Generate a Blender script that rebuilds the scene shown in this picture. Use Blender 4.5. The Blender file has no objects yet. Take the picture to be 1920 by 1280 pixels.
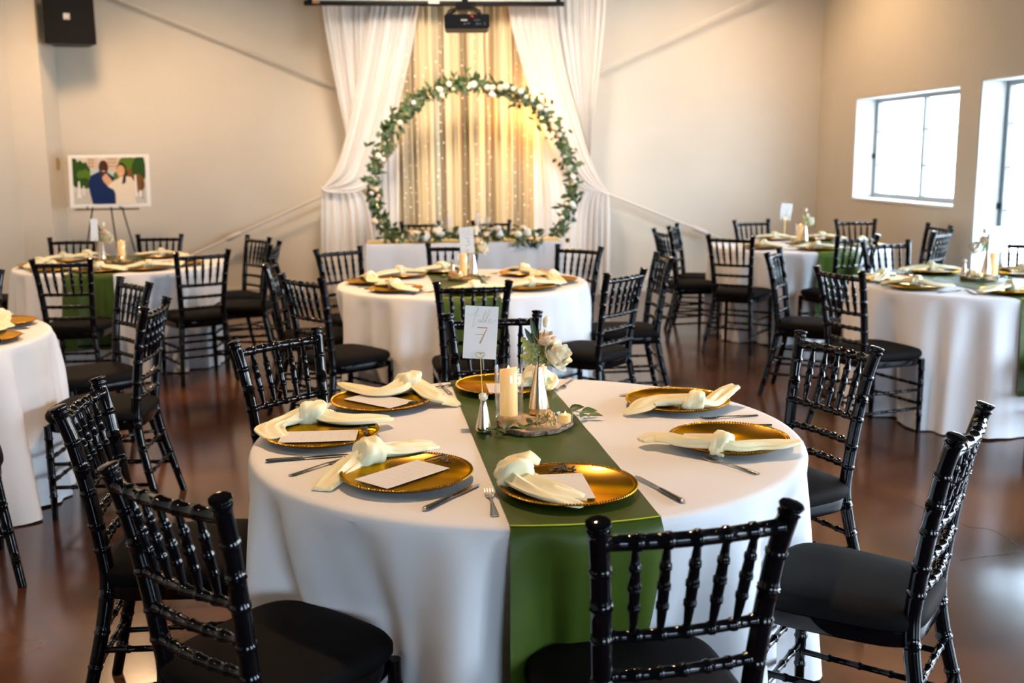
import bpy, math, random
from mathutils import Vector, Matrix
R = math.radians
PI = math.pi
C = bpy.context.scene.collection

# ------------------------------------------------------------------ camera
FPX, PITCH, ROLL, YAW, EYE = 1965.0, 0.1750, -0.0102, R(5.7), 1.55
FW = Vector((math.sin(YAW)*math.cos(PITCH), math.cos(YAW)*math.cos(PITCH), -math.sin(PITCH)))
_r = Vector((math.cos(YAW), -math.sin(YAW), 0)); _u = _r.cross(FW)
RT = math.cos(ROLL)*_r + math.sin(ROLL)*_u
UP = math.cos(ROLL)*_u - math.sin(ROLL)*_r
CAM = Vector((0, 0, EYE))
cd = bpy.data.cameras.new('camera'); cam = bpy.data.objects.new('camera', cd); C.objects.link(cam)
cd.sensor_width = 36; cd.lens = FPX/1920*36; cd.clip_start = 0.05; cd.clip_end = 200
cd.dof.use_dof = True; cd.dof.focus_distance = 2.85; cd.dof.aperture_fstop = 3.4
m = Matrix((RT, UP, -FW)).transposed().to_4x4(); m.translation = CAM
cam.matrix_world = m
bpy.context.scene.camera = cam

def ray(x, y): return FW*FPX + RT*(x-960) - UP*(y-640)
def on_z(x, y, z):
    v = ray(x, y); return CAM + v*((z-EYE)/v.z)
def on_y(x, y, Y):
    v = ray(x, y); return CAM + v*(Y/v.y)
def on_x(x, y, X):
    v = ray(x, y); return CAM + v*(X/v.x)

# ------------------------------------------------------------------ world, lamps, exposure
sc = bpy.context.scene
sc.view_settings.view_transform = 'Standard'; sc.view_settings.look = 'None'
sc.view_settings.gamma = 1; sc.view_settings.use_curve_mapping = False
sc.view_settings.exposure = 0.0
sc.cycles.use_denoising = True
sc.cycles.max_bounces = 8; sc.cycles.diffuse_bounces = 4; sc.cycles.glossy_bounces = 4
sc.cycles.transparent_max_bounces = 12; sc.cycles.transmission_bounces = 6
sc.cycles.caustics_reflective = False; sc.cycles.caustics_refractive = False
sc.cycles.sample_clamp_indirect = 6
w = bpy.data.worlds.new('world'); sc.world = w; w.use_nodes = True
bg = w.node_tree.nodes['Background']; bg.inputs[0].default_value = (0.62, 0.80, 1.0, 1); bg.inputs[1].default_value = 22.0

XR, XL, YB, YF, ZC = 4.75, -3.95, 11.85, -3.6, 4.3
# openings on the right wall (y0, y1, z0, z1) and on the wall behind the camera (x0, x1, z0, z1)
WIN_R = [(8.77, 10.87, 1.08, 2.11), (6.30, 8.43, 0.35, 2.13), (1.3, 5.6, 0.35, 2.15), (-2.2, 0.2, 0.4, 2.15)]
WIN_F = [(0.8, 3.0, 0.9, 2.2)]

def lamp(name, kind, loc, energy, color, target=None, **k):
    d = bpy.data.lights.new(name, kind); d.energy = energy; d.color = color
    for a, b in k.items(): setattr(d, a, b)
    o = bpy.data.objects.new(name, d); C.objects.link(o); o.location = loc
    if target is not None: o.rotation_euler = (Vector(target)-Vector(loc)).to_track_quat('-Z', 'Y').to_euler()
    return o
for (a, b, c, d) in WIN_R:
    o = lamp('window_portal', 'AREA', (XR+0.32, (a+b)/2, (c+d)/2), 1, (1, 1, 1), (0, (a+b)/2, (c+d)/2), shape='RECTANGLE', size=b-a, size_y=d-c)
    o.data.cycles.is_portal = True
for (a, b, c, d) in WIN_F:
    o = lamp('window_portal', 'AREA', ((a+b)/2, YF-0.32, (c+d)/2), 1, (1, 1, 1), ((a+b)/2, 0, (c+d)/2), shape='RECTANGLE', size=b-a, size_y=d-c)
    o.data.cycles.is_portal = True
sun = lamp('sun', 'SUN', (0, 0, 10), 85, (1.0, 0.97, 0.92), (0.62, -0.12, 9.22), angle=R(0.6))
WARM = (1.0, 0.645, 0.35)
for (x, y, e) in [(-2.4, 1.4, 26), (0.35, 3.9, 105), (-2.4, 5.4, 85), (0.4, 7.4, 95), (-2.6, 9.6, 105), (3.4, 10.2, 55), (2.8, 2.2, 8)]:
    lamp('ceiling_lamp', 'SPOT', (x, y, 3.9), e*3.3, WARM, (x, y, 0), spot_size=R(158 if y > 9 else 104), spot_blend=0.6, shadow_soft_size=0.30 if y > 9 else 0.07)
# gold spotlights on the arch and the backdrop
lamp('arch_clip_lamp', 'POINT', (1.30, 10.98, 1.98), 28, (1.0, 0.43, 0.07), shadow_soft_size=0.04)
lamp('added_wall_fill', 'SPOT', (2.9, 8.9, 3.9), 170, (1.0, 0.97, 0.94), (2.7, 11.85, 1.9), spot_size=R(75), spot_blend=0.9, shadow_soft_size=0.3)  # added spot, imitates soft window glow on the right of the back wall
lamp('backdrop_spotlight', 'SPOT', (0.2, 8.3, 3.9), 820, (1.0, 0.83, 0.66), (0.6, 11.3, 1.9), spot_size=R(62), spot_blend=0.9, shadow_soft_size=0.5)

# ------------------------------------------------------------------ materials
def mat(name, col, rough=0.5, metal=0.0, **k):
    m = bpy.data.materials.new(name); m.use_nodes = True
    b = m.node_tree.nodes['Principled BSDF']
    b.inputs['Base Color'].default_value = (*col, 1); b.inputs['Roughness'].default_value = rough; b.inputs['Metallic'].default_value = metal
    for key, v in k.items():
        b.inputs[key.replace('_', ' ')].default_value = v
    return m
def nodes(m): return m.node_tree.nodes, m.node_tree.links, m.node_tree.nodes['Principled BSDF']
def noise_color(m, scale, stops, detail=4, rough=None, bump=0, stretch=(1, 1, 1), bscale=None):
    n, l, b = nodes(m)
    tc = n.new('ShaderNodeTexCoord'); mp = n.new('ShaderNodeMapping'); mp.inputs['Scale'].default_value = stretch
    l.new(tc.outputs['Object'], mp.inputs[0])
    t = n.new('ShaderNodeTexNoise'); t.inputs['Scale'].default_value = scale; t.inputs['Detail'].default_value = detail
    l.new(mp.outputs[0], t.inputs['Vector'])
    r = n.new('ShaderNodeValToRGB'); els = r.color_ramp.elements
    while len(els) < len(stops): els.new(0.5)
    for e, (p, c) in zip(els, stops): e.position = p; e.color = (*c, 1)
    l.new(t.outputs['Fac'], r.inputs[0]); l.new(r.outputs[0], b.inputs['Base Color'])
    if rough:
        mr = n.new('ShaderNodeMapRange'); mr.inputs['To Min'].default_value = rough[0]; mr.inputs['To Max'].default_value = rough[1]
        l.new(t.outputs['Fac'], mr.inputs[0]); l.new(mr.outputs[0], b.inputs['Roughness'])
    if bump:
        t2 = n.new('ShaderNodeTexNoise'); t2.inputs['Scale'].default_value = bscale or scale*6; t2.inputs['Detail'].default_value = 3
        l.new(mp.outputs[0], t2.inputs['Vector'])
        bp = n.new('ShaderNodeBump'); bp.inputs['Strength'].default_value = bump; bp.inputs['Distance'].default_value = 0.01
        l.new(t2.outputs['Fac'], bp.inputs['Height']); l.new(bp.outputs[0], b.inputs['Normal'])
    return m
def translucent(name, col, fac=0.35):
    m = bpy.data.materials.new(name); m.use_nodes = True; n = m.node_tree.nodes; l = m.node_tree.links
    n.clear(); o = n.new('ShaderNodeOutputMaterial'); a = n.new('ShaderNodeBsdfDiffuse'); b = n.new('ShaderNodeBsdfTranslucent'); x = n.new('ShaderNodeMixShader')
    a.inputs[0].default_value = (*col, 1); b.inputs[0].default_value = (*col, 1); x.inputs[0].default_value = fac
    l.new(a.outputs[0], x.inputs[1]); l.new(b.outputs[0], x.inputs[2]); l.new(x.outputs[0], o.inputs[0]); return m
def glass_mat(name, tint=(1, 1, 1)):
    m = bpy.data.materials.new(name); m.use_nodes = True; n = m.node_tree.nodes; l = m.node_tree.links
    n.clear(); o = n.new('ShaderNodeOutputMaterial'); a = n.new('ShaderNodeBsdfTransparent'); b = n.new('ShaderNodeBsdfGlossy'); x = n.new('ShaderNodeMixShader')
    f = n.new('ShaderNodeLayerWeight'); f.inputs[0].default_value = 0.5; b.inputs['Roughness'].default_value = 0.02
    a.inputs[0].default_value = (*tint, 1)
    p = n.new('ShaderNodeMath'); p.operation = 'POWER'; p.inputs[1].default_value = 3.0; q = n.new('ShaderNodeMath'); q.operation = 'MULTIPLY_ADD'; q.inputs[1].default_value = 0.65; q.inputs[2].default_value = 0.05
    l.new(f.outputs['Facing'], p.inputs[0]); l.new(p.outputs[0], q.inputs[0]); l.new(q.outputs[0], x.inputs[0]); l.new(a.outputs[0], x.inputs[1]); l.new(b.outputs[0], x.inputs[2]); l.new(x.outputs[0], o.inputs[0]); return m
def emit(name, col, s):
    m = mat(name, col, 0.5); b = m.node_tree.nodes['Principled BSDF']
    b.inputs['Emission Color'].default_value = (*col, 1); b.inputs['Emission Strength'].default_value = s; return m

M_floor = noise_color(mat('stained_concrete', (0.1, 0.04, 0.02), 0.2), 1.1, [(0.25, (0.017, 0.007, 0.005)), (0.44, (0.040, 0.0155, 0.0085)), (0.57, (0.085, 0.033, 0.0145)), (0.78, (0.165, 0.072, 0.031))], detail=8, rough=(0.10, 0.22), bump=0.03, bscale=9)
M_floor.node_tree.nodes['Principled BSDF'].inputs['Coat Weight'].default_value = 0.05
M_floor.node_tree.nodes['Principled BSDF'].inputs['Coat Roughness'].default_value = 0.14
M_wall = noise_color(mat('painted_wall', (0.66, 0.60, 0.52), 0.75), 2.0, [(0.3, (0.645, 0.59, 0.495)), (0.7, (0.675, 0.62, 0.525))], bump=0.03, bscale=60)
M_ceil = mat('ceiling_paint', (0.07, 0.068, 0.066), 0.85)  # kept dark to cut fill and reflections on the black chairs
M_white = mat('white_paint', (0.82, 0.82, 0.81), 0.5)
M_trim = mat('trim_paint', (0.66, 0.62, 0.56), 0.5)
M_black = mat('black_lacquer', (0.002, 0.002, 0.003), 0.06, Specular_IOR_Level=0.24)
M_cush = noise_color(mat('black_cushion', (0.013, 0.012, 0.013), 0.75), 6, [(0.3, (0.0040, 0.0035, 0.0035)), (0.7, (0.0065, 0.0055, 0.0055))], bump=0.04, bscale=40)
M_cush.node_tree.nodes['Principled BSDF'].inputs['Specular IOR Level'].default_value = 0.06
M_cloth = noise_color(mat('white_tablecloth', (0.80, 0.79, 0.80), 0.8), 3, [(0.3, (0.785, 0.775, 0.79)), (0.7, (0.815, 0.805, 0.82))], bump=0.02, bscale=25)
M_green = noise_color(mat('green_satin', (0.06, 0.13, 0.02), 0.42), 5, [(0.3, (0.036, 0.062, 0.006)), (0.7, (0.052, 0.084, 0.009))], bump=0.08, bscale=14)
M_green.node_tree.nodes['Principled BSDF'].inputs['Specular IOR Level'].default_value = 0.25
M_fold_shine = mat('yellow_green_shine', (0.48, 0.50, 0.02), 0.4)  # colour stands in for the sheen where the runner folds
M_gold = mat('gold_charger', (0.60, 0.33, 0.060), 0.24, 1.0, Specular_Tint=(0.85, 0.60, 0.25, 1))
M_nap = noise_color(mat('cream_napkin', (0.86, 0.80, 0.58), 0.65), 9, [(0.3, (0.87, 0.78, 0.48)), (0.7, (0.90, 0.83, 0.57))], bump=0.05, bscale=30)
M_card = mat('white_card', (0.74, 0.695, 0.665), 0.6)
M_ink = mat('grey_ink', (0.45, 0.42, 0.40), 0.6)
M_bronze = mat('bronze_ink', (0.50, 0.23, 0.07), 0.4)
M_tan = mat('tan_ink', (0.52, 0.43, 0.33), 0.5)
M_tag = mat('dark_cut_tag', (0.020, 0.014, 0.012), 0.5)
M_silver = mat('polished_steel', (0.50, 0.48, 0.46), 0.18, 1.0)
M_champ = noise_color(mat('champagne_metal', (0.72, 0.58, 0.44), 0.24, 1.0), 30, [(0.3, (0.66, 0.53, 0.40)), (0.7, (0.76, 0.63, 0.50))], stretch=(1, 1, 0.05))
M_wire = mat('gold_wire', (0.85, 0.62, 0.22), 0.2, 1.0)
M_glass = glass_mat('clear_glass')
M_pane = glass_mat('window_glass', (0.97, 0.99, 1.0))
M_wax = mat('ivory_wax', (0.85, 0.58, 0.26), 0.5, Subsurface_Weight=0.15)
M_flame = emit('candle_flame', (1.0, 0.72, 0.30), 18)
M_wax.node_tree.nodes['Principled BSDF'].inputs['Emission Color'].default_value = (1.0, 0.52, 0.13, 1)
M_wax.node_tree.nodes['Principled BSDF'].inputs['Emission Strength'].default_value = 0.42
M_woodface = noise_color(mat('pale_wood', (0.55, 0.36, 0.18), 0.6), 14, [(0.3, (0.50, 0.30, 0.14)), (0.7, (0.66, 0.47, 0.26))])
M_bark = noise_color(mat('bark', (0.13, 0.08, 0.05), 0.9), 60, [(0.35, (0.06, 0.035, 0.022)), (0.65, (0.32, 0.22, 0.15))], bump=0.6, bscale=120)
M_leafd = mat('dark_leaf', (0.024, 0.054, 0.008), 0.45)
M_leafm = mat('mid_leaf', (0.060, 0.110, 0.026), 0.5)
M_leafg = mat('grey_green_leaf', (0.095, 0.130, 0.055), 0.6)
M_leafs = mat('sage_leaf', (0.24, 0.30, 0.17), 0.6)
M_leafy = mat('yellow_green_leaf', (0.42, 0.43, 0.11), 0.55)
M_rose = mat('cream_petal', (0.90, 0.81, 0.62), 0.6, Subsurface_Weight=0.1)
M_rosew = mat('white_petal', (0.86, 0.84, 0.78), 0.6, Subsurface_Weight=0.1)
M_rosep = mat('peach_petal', (0.86, 0.64, 0.43), 0.6)
M_dry = noise_color(mat('dried_blossom', (0.66, 0.46, 0.22), 0.8), 40, [(0.3, (0.62, 0.36, 0.11)), (0.7, (0.85, 0.62, 0.30))])
M_stem = mat('green_stem', (0.15, 0.20, 0.07), 0.6)
M_sheer = translucent('white_sheer', (0.90, 0.87, 0.84), 0.22)
M_satin = mat('ivory_satin', (0.68, 0.55, 0.33), 0.45, Sheen_Weight=0.3)
M_seq = mat('gold_sequin', (0.50, 0.38, 0.22), 0.35, 0.45)
n, l, b = nodes(M_seq)
_tc = n.new('ShaderNodeTexCoord'); _v = n.new('ShaderNodeTexVoronoi'); _v.inputs['Scale'].default_value = 85
l.new(_tc.outputs['Object'], _v.inputs['Vector'])
_bp = n.new('ShaderNodeBump'); _bp.inputs['Strength'].default_value = 0.8; _bp.inputs['Distance'].default_value = 0.02
l.new(_v.outputs['Color'], _bp.inputs['Height']); l.new(_bp.outputs[0], b.inputs['Normal'])
M_fairy = emit('fairy_light', (1.0, 0.82, 0.55), 2.6)
M_screen = mat('screen_fabric', (0.70, 0.74, 0.66), 0.8)
M_plastic = mat('black_plastic', (0.007, 0.007, 0.008), 0.45, Specular_IOR_Level=0.2)
M_grille = noise_color(mat('speaker_grille', (0.025, 0.026, 0.028), 0.8, Specular_IOR_Level=0.1), 300, [(0.4, (0.004, 0.004, 0.0045)), (0.6, (0.011, 0.011, 0.012))])
M_brass = mat('brass_plate', (0.62, 0.42, 0.12), 0.35, 0.9)
M_alu = mat('window_aluminium', (0.30, 0.32, 0.32), 0.45, 0.2)
M_yell = mat('gold_satin', (0.62, 0.50, 0.05), 0.4)
M_out = mat('pale_facade', (0.75, 0.75, 0.74), 0.8)
M_outw = mat('facade_window', (0.25, 0.28, 0.30), 0.4)
M_ground = mat('outdoor_concrete', (0.60, 0.58, 0.55), 0.9)

# ------------------------------------------------------------------ mesh helpers
class MB:
    def __init__(s): s.v = []; s.f = []; s.mi = []; s.cur = 0
    def add(s, vs, fs):
        o = len(s.v); s.v.extend([tuple(p) for p in vs]); s.f.extend([tuple(i+o for i in f) for f in fs]); s.mi.extend([s.cur]*len(fs)); return s
    def box(s, c, d, rot=None):
        c = Vector(c); h = Vector(d)*0.5
        vs = []
        for x in (-1, 1):
            for y in (-1, 1):
                for z in (-1, 1):
                    p = Vector((x*h.x, y*h.y, z*h.z))
                    if rot is not None: p = rot @ p
                    vs.append(c+p)
        return s.add(vs, [(0, 1, 3, 2), (4, 6, 7, 5), (0, 4, 5, 1), (2, 3, 7, 6), (0, 2, 6, 4), (1, 5, 7, 3)])
    def tube(s, path, radii, n=8, cap=True, flat=1.0):
        P = [Vector(p) for p in path]; k = len(P)
        if not isinstance(radii, (list, tuple)): radii = [radii]*k
        T = [(P[min(i+1, k-1)]-P[max(i-1, 0)]).normalized() for i in range(k)]
        a = Vector((0, 0, 1)) if abs(T[0].z) < 0.9 else Vector((1, 0, 0))
        N = (a - T[0]*a.dot(T[0])).normalized(); vs = []
        for i in range(k):
            N = (N - T[i]*N.dot(T[i])).normalized(); B = T[i].cross(N)
            for j in range(n):
                t = 2*PI*j/n; vs.append(P[i] + (N*math.cos(t)*flat + B*math.sin(t))*radii[i])
        fs = []
        for i in range(k-1):
            for j in range(n):
                fs.append((i*n+j, i*n+(j+1) % n, (i+1)*n+(j+1) % n, (i+1)*n+j))
        if cap: fs.append(tuple(range(n-1, -1, -1))); fs.append(tuple((k-1)*n+j for j in range(n)))
        return s.add(vs, fs)
    def lathe(s, prof, n=32, c=(0, 0, 0), mod=None):
        vs = []; fs = []; k = len(prof)
        for i, (r, z) in enumerate(prof):
            for j in range(n):
                t = 2*PI*j/n; rr, zz = (r, z) if mod is None else mod(i, t, r, z)
                vs.append((c[0]+rr*math.cos(t), c[1]+rr*math.sin(t), c[2]+zz))
        for i in range(k-1):
            for j in range(n): fs.append((i*n+j, i*n+(j+1) % n, (i+1)*n+(j+1) % n, (i+1)*n+j))
        if prof[0][0] > 1e-6: fs.append(tuple(range(n-1, -1, -1)))
        if prof[-1][0] > 1e-6: fs.append(tuple((k-1)*n+j for j in range(n)))
        return s.add(vs, fs)
    def grid(s, fn, nu, nv, closed=False):
        vs = [fn(i/(nu-1 if not closed else nu), j/(nv-1)) for j in range(nv) for i in range(nu)]; fs = []
        for j in range(nv-1):
            for i in range(nu if closed else nu-1):
                fs.append((j*nu+i, j*nu+(i+1) % nu, (j+1)*nu+(i+1) % nu, (j+1)*nu+i))
        return s.add(vs, fs)
    def ball(s, c, r, n=8, k=6, sc_=(1, 1, 1), fn=None):
        vs = []; fs = []
        for i in range(k+1):
            ph = PI*i/k
            for j in range(n):
                t = 2*PI*j/n; q = r if fn is None else r*fn(t, ph)
                vs.append((c[0]+q*sc_[0]*math.sin(ph)*math.cos(t), c[1]+q*sc_[1]*math.sin(ph)*math.sin(t), c[2]+q*sc_[2]*math.cos(ph)))
        for i in range(k):
            for j in range(n): fs.append((i*n+j, (i+1)*n+j, (i+1)*n+(j+1) % n, i*n+(j+1) % n))
        return s.add(vs, fs)
    def ribbon(s, pts, wd, z=0.0):
        P = [Vector((p[0], p[1])) for p in pts]; k = len(P); vs = []
        ws = wd if isinstance(wd, list) else [wd]*k
        for i in range(k):
            t = (P[min(i+1, k-1)]-P[max(i-1, 0)]); t = t.normalized() if t.length > 0 else Vector((1, 0)); nn = Vector((-t.y, t.x))*ws[i]/2
            vs += [(P[i].x+nn.x, P[i].y+nn.y, z), (P[i].x-nn.x, P[i].y-nn.y, z)]
        return s.add(vs, [(2*i, 2*i+1, 2*i+3, 2*i+2) for i in range(k-1)])
    def mesh(s, name, mats, smooth=True):
        me = bpy.data.meshes.new(name); me.from_pydata(s.v, [], s.f)
        for q in (mats if isinstance(mats, (list, tuple)) else [mats]): me.materials.append(q)
        if isinstance(mats, (list, tuple)) and len(mats) > 1: me.polygons.foreach_set('material_index', s.mi)
        if smooth:
            me.polygons.foreach_set('use_smooth', [True]*len(s.f))
            try: me.set_sharp_from_angle(angle=R(50))
            except Exception: pass
        me.update(); return me
    def obj(s, name, mats, parent=None, smooth=True, **k):
        return link(name, s.mesh(name, mats, smooth), parent, **k)
def link(name, data, parent=None, loc=None, rot=None, scale=None):
    o = bpy.data.objects.new(name, data); C.objects.link(o)
    if parent is not None: o.parent = parent
    if loc is not None: o.location = loc
    if rot is not None: o.rotation_euler = rot
    if scale is not None: o.scale = scale if isinstance(scale, (tuple, list, Vector)) else (scale,)*3
    return o
def tag(o, label, cat, group=None, kind=None):
    o['label'] = label; o['category'] = cat
    if group: o['group'] = group
    if kind: o['kind'] = kind
    return o
def thing(name, label, cat, loc=(0, 0, 0), rz=0, group=None):
    o = bpy.data.objects.new(name, None); C.objects.link(o); o.empty_display_size = 0.1
    o.location = loc; o.rotation_euler = (0, 0, rz); return tag(o, label, cat, group)
def struct(o, label=None):
    o['kind'] = 'structure'
    if label: o['label'] = label
    return o
KIDS = {}
def dup(root, label, loc=None, rz=None, group=None):
    def cp(o, par):
        c = o.copy(); C.objects.link(c)
        if par is not None: c.parent = par
        for ch in o.children: cp(ch, c)
        return c
    r = cp(root, None); r['label'] = label
    if loc is not None: r.location = loc
    if rz is not None: r.rotation_euler = (0, 0, rz)
    if group: r['group'] = group
    return r
def smooth_path(pts, n):
    P = [Vector(p) for p in pts]; out = []
    for i in range(len(P)-1):
        a, b, c, d = P[max(i-1, 0)], P[i], P[i+1], P[min(i+2, len(P)-1)]
        for k in range(n):
            t = k/n; out.append(0.5*((2*b)+(c-a)*t+(2*a-5*b+4*c-d)*t*t+(3*b-a-3*c+d)*t**3))
    out.append(P[-1]); return out
def lerp_list(v, t):
    x = t*(len(v)-1); i = min(int(x), len(v)-2); return v[i]+(v[i+1]-v[i])*(x-i)

# ------------------------------------------------------------------ room shell
TH = 0.27
b = MB(); b.add([(XL-0.3, YF-0.3, 0), (XR+TH, YF-0.3, 0), (XR+TH, YB+0.3, 0), (XL-0.3, YB+0.3, 0), (XL-0.3, YF-0.3, -0.1), (XR+TH, YF-0.3, -0.1), (XR+TH, YB+0.3, -0.1), (XL-0.3, YB+0.3, -0.1)],
    [(0, 1, 2, 3), (7, 6, 5, 4), (0, 4, 5, 1), (1, 5, 6, 2), (2, 6, 7, 3), (3, 7, 4, 0)])
floor = struct(b.obj('floor', M_floor, smooth=False), 'glossy mottled red-brown stained concrete floor')
M_crack = mat('dark_crack', (0.02, 0.009, 0.006), 0.8)  # thin dark ribbons drawn as the floor cracks
for pts in ([(1678, 926), (1700, 940), (1730, 950), (1760, 962), (1790, 972), (1815, 984), (1850, 994), (1880, 1004), (1905, 1020), (1920, 1030)], [(1800, 1052), (1840, 1046), (1880, 1040), (1920, 1031)]):
    rr = random.Random(len(pts)); q = MB(); w2 = [on_z(p[0]+rr.uniform(-3, 3), p[1]+rr.uniform(-3, 3), 0) for p in pts]
    fine = smooth_path(w2, 5); fine = [p+Vector((rr.uniform(-.004, .004), rr.uniform(-.004, .004), 0)) for p in fine]
    q.ribbon([(p.x, p.y) for p in fine], [0.0042*rr.uniform(.5, 1.1) for _ in fine], 0.0008); q.obj('floor_crack', M_crack, floor)
b = MB(); b.box(((XL+XR)/2, (YF+YB)/2, ZC+0.1), (XR-XL+0.9, YB-YF+0.9, 0.2)); struct(b.obj('ceiling', M_ceil, smooth=False), 'plain dark ceiling above the hall, out of view')
b = MB(); b.box(((XL+XR)/2, YB+0.15, ZC/2), (XR-XL+0.9, 0.3, ZC)); struct(b.obj('wall_back', M_wall, smooth=False), 'beige painted back wall behind the drapes')
b = MB(); b.box((XL-0.15, (YF+YB)/2, ZC/2), (0.3, YB-YF, ZC)); struct(b.obj('wall_left', M_wall, smooth=False), 'pale beige left wall')
def wall_with_holes(b, s0, s1, holes, place):
    # fills the wall around rectangular openings; place(a, b, c, d) adds one block
    cur = s0
    for (a, bb, c, d) in sorted(holes):
        place(cur, a, 0, ZC); place(a, bb, 0, c); place(a, bb, d, ZC); cur = bb
    place(cur, s1, 0, ZC)
b = MB(); wall_with_holes(b, YF, YB, WIN_R, lambda a, c, z0, z1: b.box((XR+TH/2, (a+c)/2, (z0+z1)/2), (TH, c-a, z1-z0)))
struct(b.obj('wall_right', M_wall, smooth=False), 'beige right wall with deep window openings')
b = MB(); wall_with_holes(b, XL, XR, WIN_F, lambda a, c, z0, z1: b.box(((a+c)/2, YF-TH/2, (z0+z1)/2), (c-a, TH, z1-z0)))
struct(b.obj('wall_front', mat('dark_wall', (0.10, 0.085, 0.075), 0.8), smooth=False))
b = MB(); b.box(((XL+XR)/2, YB-0.0125, 0.06), (XR-XL, 0.025, 0.12)); b.box(((XL+XR)/2, YB-0.017, 0.125), (XR-XL, 0.034, 0.012)); struct(b.obj('baseboard_back', M_trim, smooth=False))
b = MB(); b.box((XR-0.0125, (YF+YB)/2, 0.06), (0.025, YB-YF-0.07, 0.12)); struct(b.obj('baseboard_right', M_trim, smooth=False))
b = MB(); b.box((XL+0.0125, (YF+YB)/2-0.4, 0.06), (0.025, YB-YF-0.9, 0.12)); struct(b.obj('baseboard_left', M_trim, smooth=False))
# boxed-in steel column in the left back corner
b = MB(); b.box(((XL-3.64)/2, (11.34+YB)/2, ZC/2), (-3.64-XL, YB-11.34, ZC)); col = struct(b.obj('trim_1', M_wall, smooth=False), 'boxed square column in the left back corner')
b = MB(); b.box((-3.632, 11.66, 1.52), (0.012, 0.07, 0.115)); b.box((-3.622, 11.66, 1.525), (0.012, 0.012, 0.025)); tag(b.obj('light_switch', M_brass, smooth=False), 'small brass switch plate on the corner column', 'switch')

# windows
def window(idx, y0, y1, z0, z1, rows, cols):
    xg = XR+0.245; f = MB()
    for yy in (y0, y1): f.box((xg, yy+(0.03 if yy == y0 else -0.03), (z0+z1)/2), (0.05, 0.06, z1-z0))
    for zz in (z0, z1): f.box((xg, (y0+y1)/2, zz+(0.025 if zz == z0 else -0.025)), (0.05, y1-y0-0.12, 0.05))
    o = struct(f.obj('window_%d' % idx, M_alu, smooth=False), 'aluminium framed window %s in the right wall' % ('nearer the corner' if idx == 1 else 'further from the corner'))
    ym = (y0+y1)/2
    q = MB(); q.box((xg, ym, (z0+z1)/2), (0.045, 0.05, z1-z0-0.08)); q.obj('mullion', M_alu, o, False)
    for k in range(1, rows):
        q = MB(); q.box((xg, ym, z0+(z1-z0)*k/rows), (0.014, y1-y0-0.08, 0.014)); q.obj('glazing_bar', M_alu, o, False)
    for k in range(1, cols):
        if k*2 == cols: continue
        q = MB(); q.box((xg+0.001, y0+(y1-y0)*k/cols, (z0+z1)/2), (0.014, 0.014, z1-z0-0.08)); q.obj('glazing_bar', M_alu, o, False)
    for (ya, yb) in ((y0+0.04, ym-0.025), (ym+0.025, y1-0.04)):
        q = MB(); q.box((xg-0.012, (ya+yb)/2, (z0+z1)/2), (0.004, yb-ya, z1-z0-0.08)); q.obj('pane', M_pane, o, False)
    q = MB(); q.box((XR+0.105, ym, z0-0.01), (0.23, y1-y0-0.004, 0.022)); q.obj('sill', M_white, o, False)
    q = MB(); q.box((XR+0.11, ym, z1-0.006), (0.21, y1-y0-0.004, 0.012)); q.obj('head_lining', M_white, o, False)
    for yy, s in ((y0, 1), (y1, -1)):
        q = MB(); q.box((XR+0.11, yy+s*0.006, (z0+z1)/2), (0.21, 0.012, z1-z0-0.03)); q.obj('jamb_lining', M_white, o, False)
    q = MB(); q.box((xg-0.035, y1-0.02, z0+(z1-z0)*0.42), (0.03, 0.015, 0.05)); q.obj('latch', M_plastic, o, False)
for i, (a, c, z0, z1) in enumerate(WIN_R[:2]): window(i+1, a, c, z0, z1, 3 if i == 0 else 5, 4)

# outside the windows
b = MB(); b.box((24, 5, -0.3), (38, 60, 0.2)); struct(b.obj('ground', M_ground, smooth=False), 'pale paving outside the windows')
po = thing('porch', 'white porch roof edge with rafters seen through the windows', 'porch', (7.6, 5, 0))
b = MB(); b.box((0, 3, 2.62), (0.16, 14, 0.20)); b.obj('beam', M_white, po, False)
for k in range(16):
    b = MB(); b.box((-0.9, -3.6+k*0.9, 2.78), (2.6, 0.07, 0.13)); b.obj('rafter', M_white, po, False)
for k in range(4):
    b = MB(); b.box((0, -3+k*4, 1.15), (0.14, 0.14, 2.75)); b.obj('post', M_white, po, False)
nb = thing('neighbouring_building', 'pale building with windows across the yard outside', 'building', (26, 12, -0.2))
b = MB(); b.box((2, 0, 2.6), (4, 34, 5.2)); b.obj('facade', M_out, nb, False)
for k in range(8):
    b = MB(); b.box((-0.03, -14+k*4, 1.9), (0.08, 1.8, 1.5)); b.obj('window', M_outw, nb, False)

# diagonal bracing rods on the back wall
def rod(p0, p1, label, turn):
    t = thing('bracing_rod', label, 'rod', (0, 0, 0), 0, 'diagonal bracing rods on the back wall')
    b = MB(); b.tube([p0, p1], 0.013, 8); b.obj('rod', M_trim, t)
    d = (Vector(p1)-Vector(p0)); q = Vector(p0)+d*turn; d.normalize()
    b = MB(); b.tube([q-d*0.09, q-d*0.08, q+d*0.08, q+d*0.09], [0.016, 0.028, 0.028, 0.016], 8); b.obj('turnbuckle', M_trim, t)
rod((-4.0+0.45, YB-0.10, 3.45), (3.75, YB-0.10, 0.53), 'painted bracing rod falling from upper left to lower right behind the drapes', 0.945)
rod((4.55, YB-0.16, 3.52), (-2.35, YB-0.16, 0.51), 'painted bracing rod rising from lower left to upper right behind the drapes', 0.93)

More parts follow.
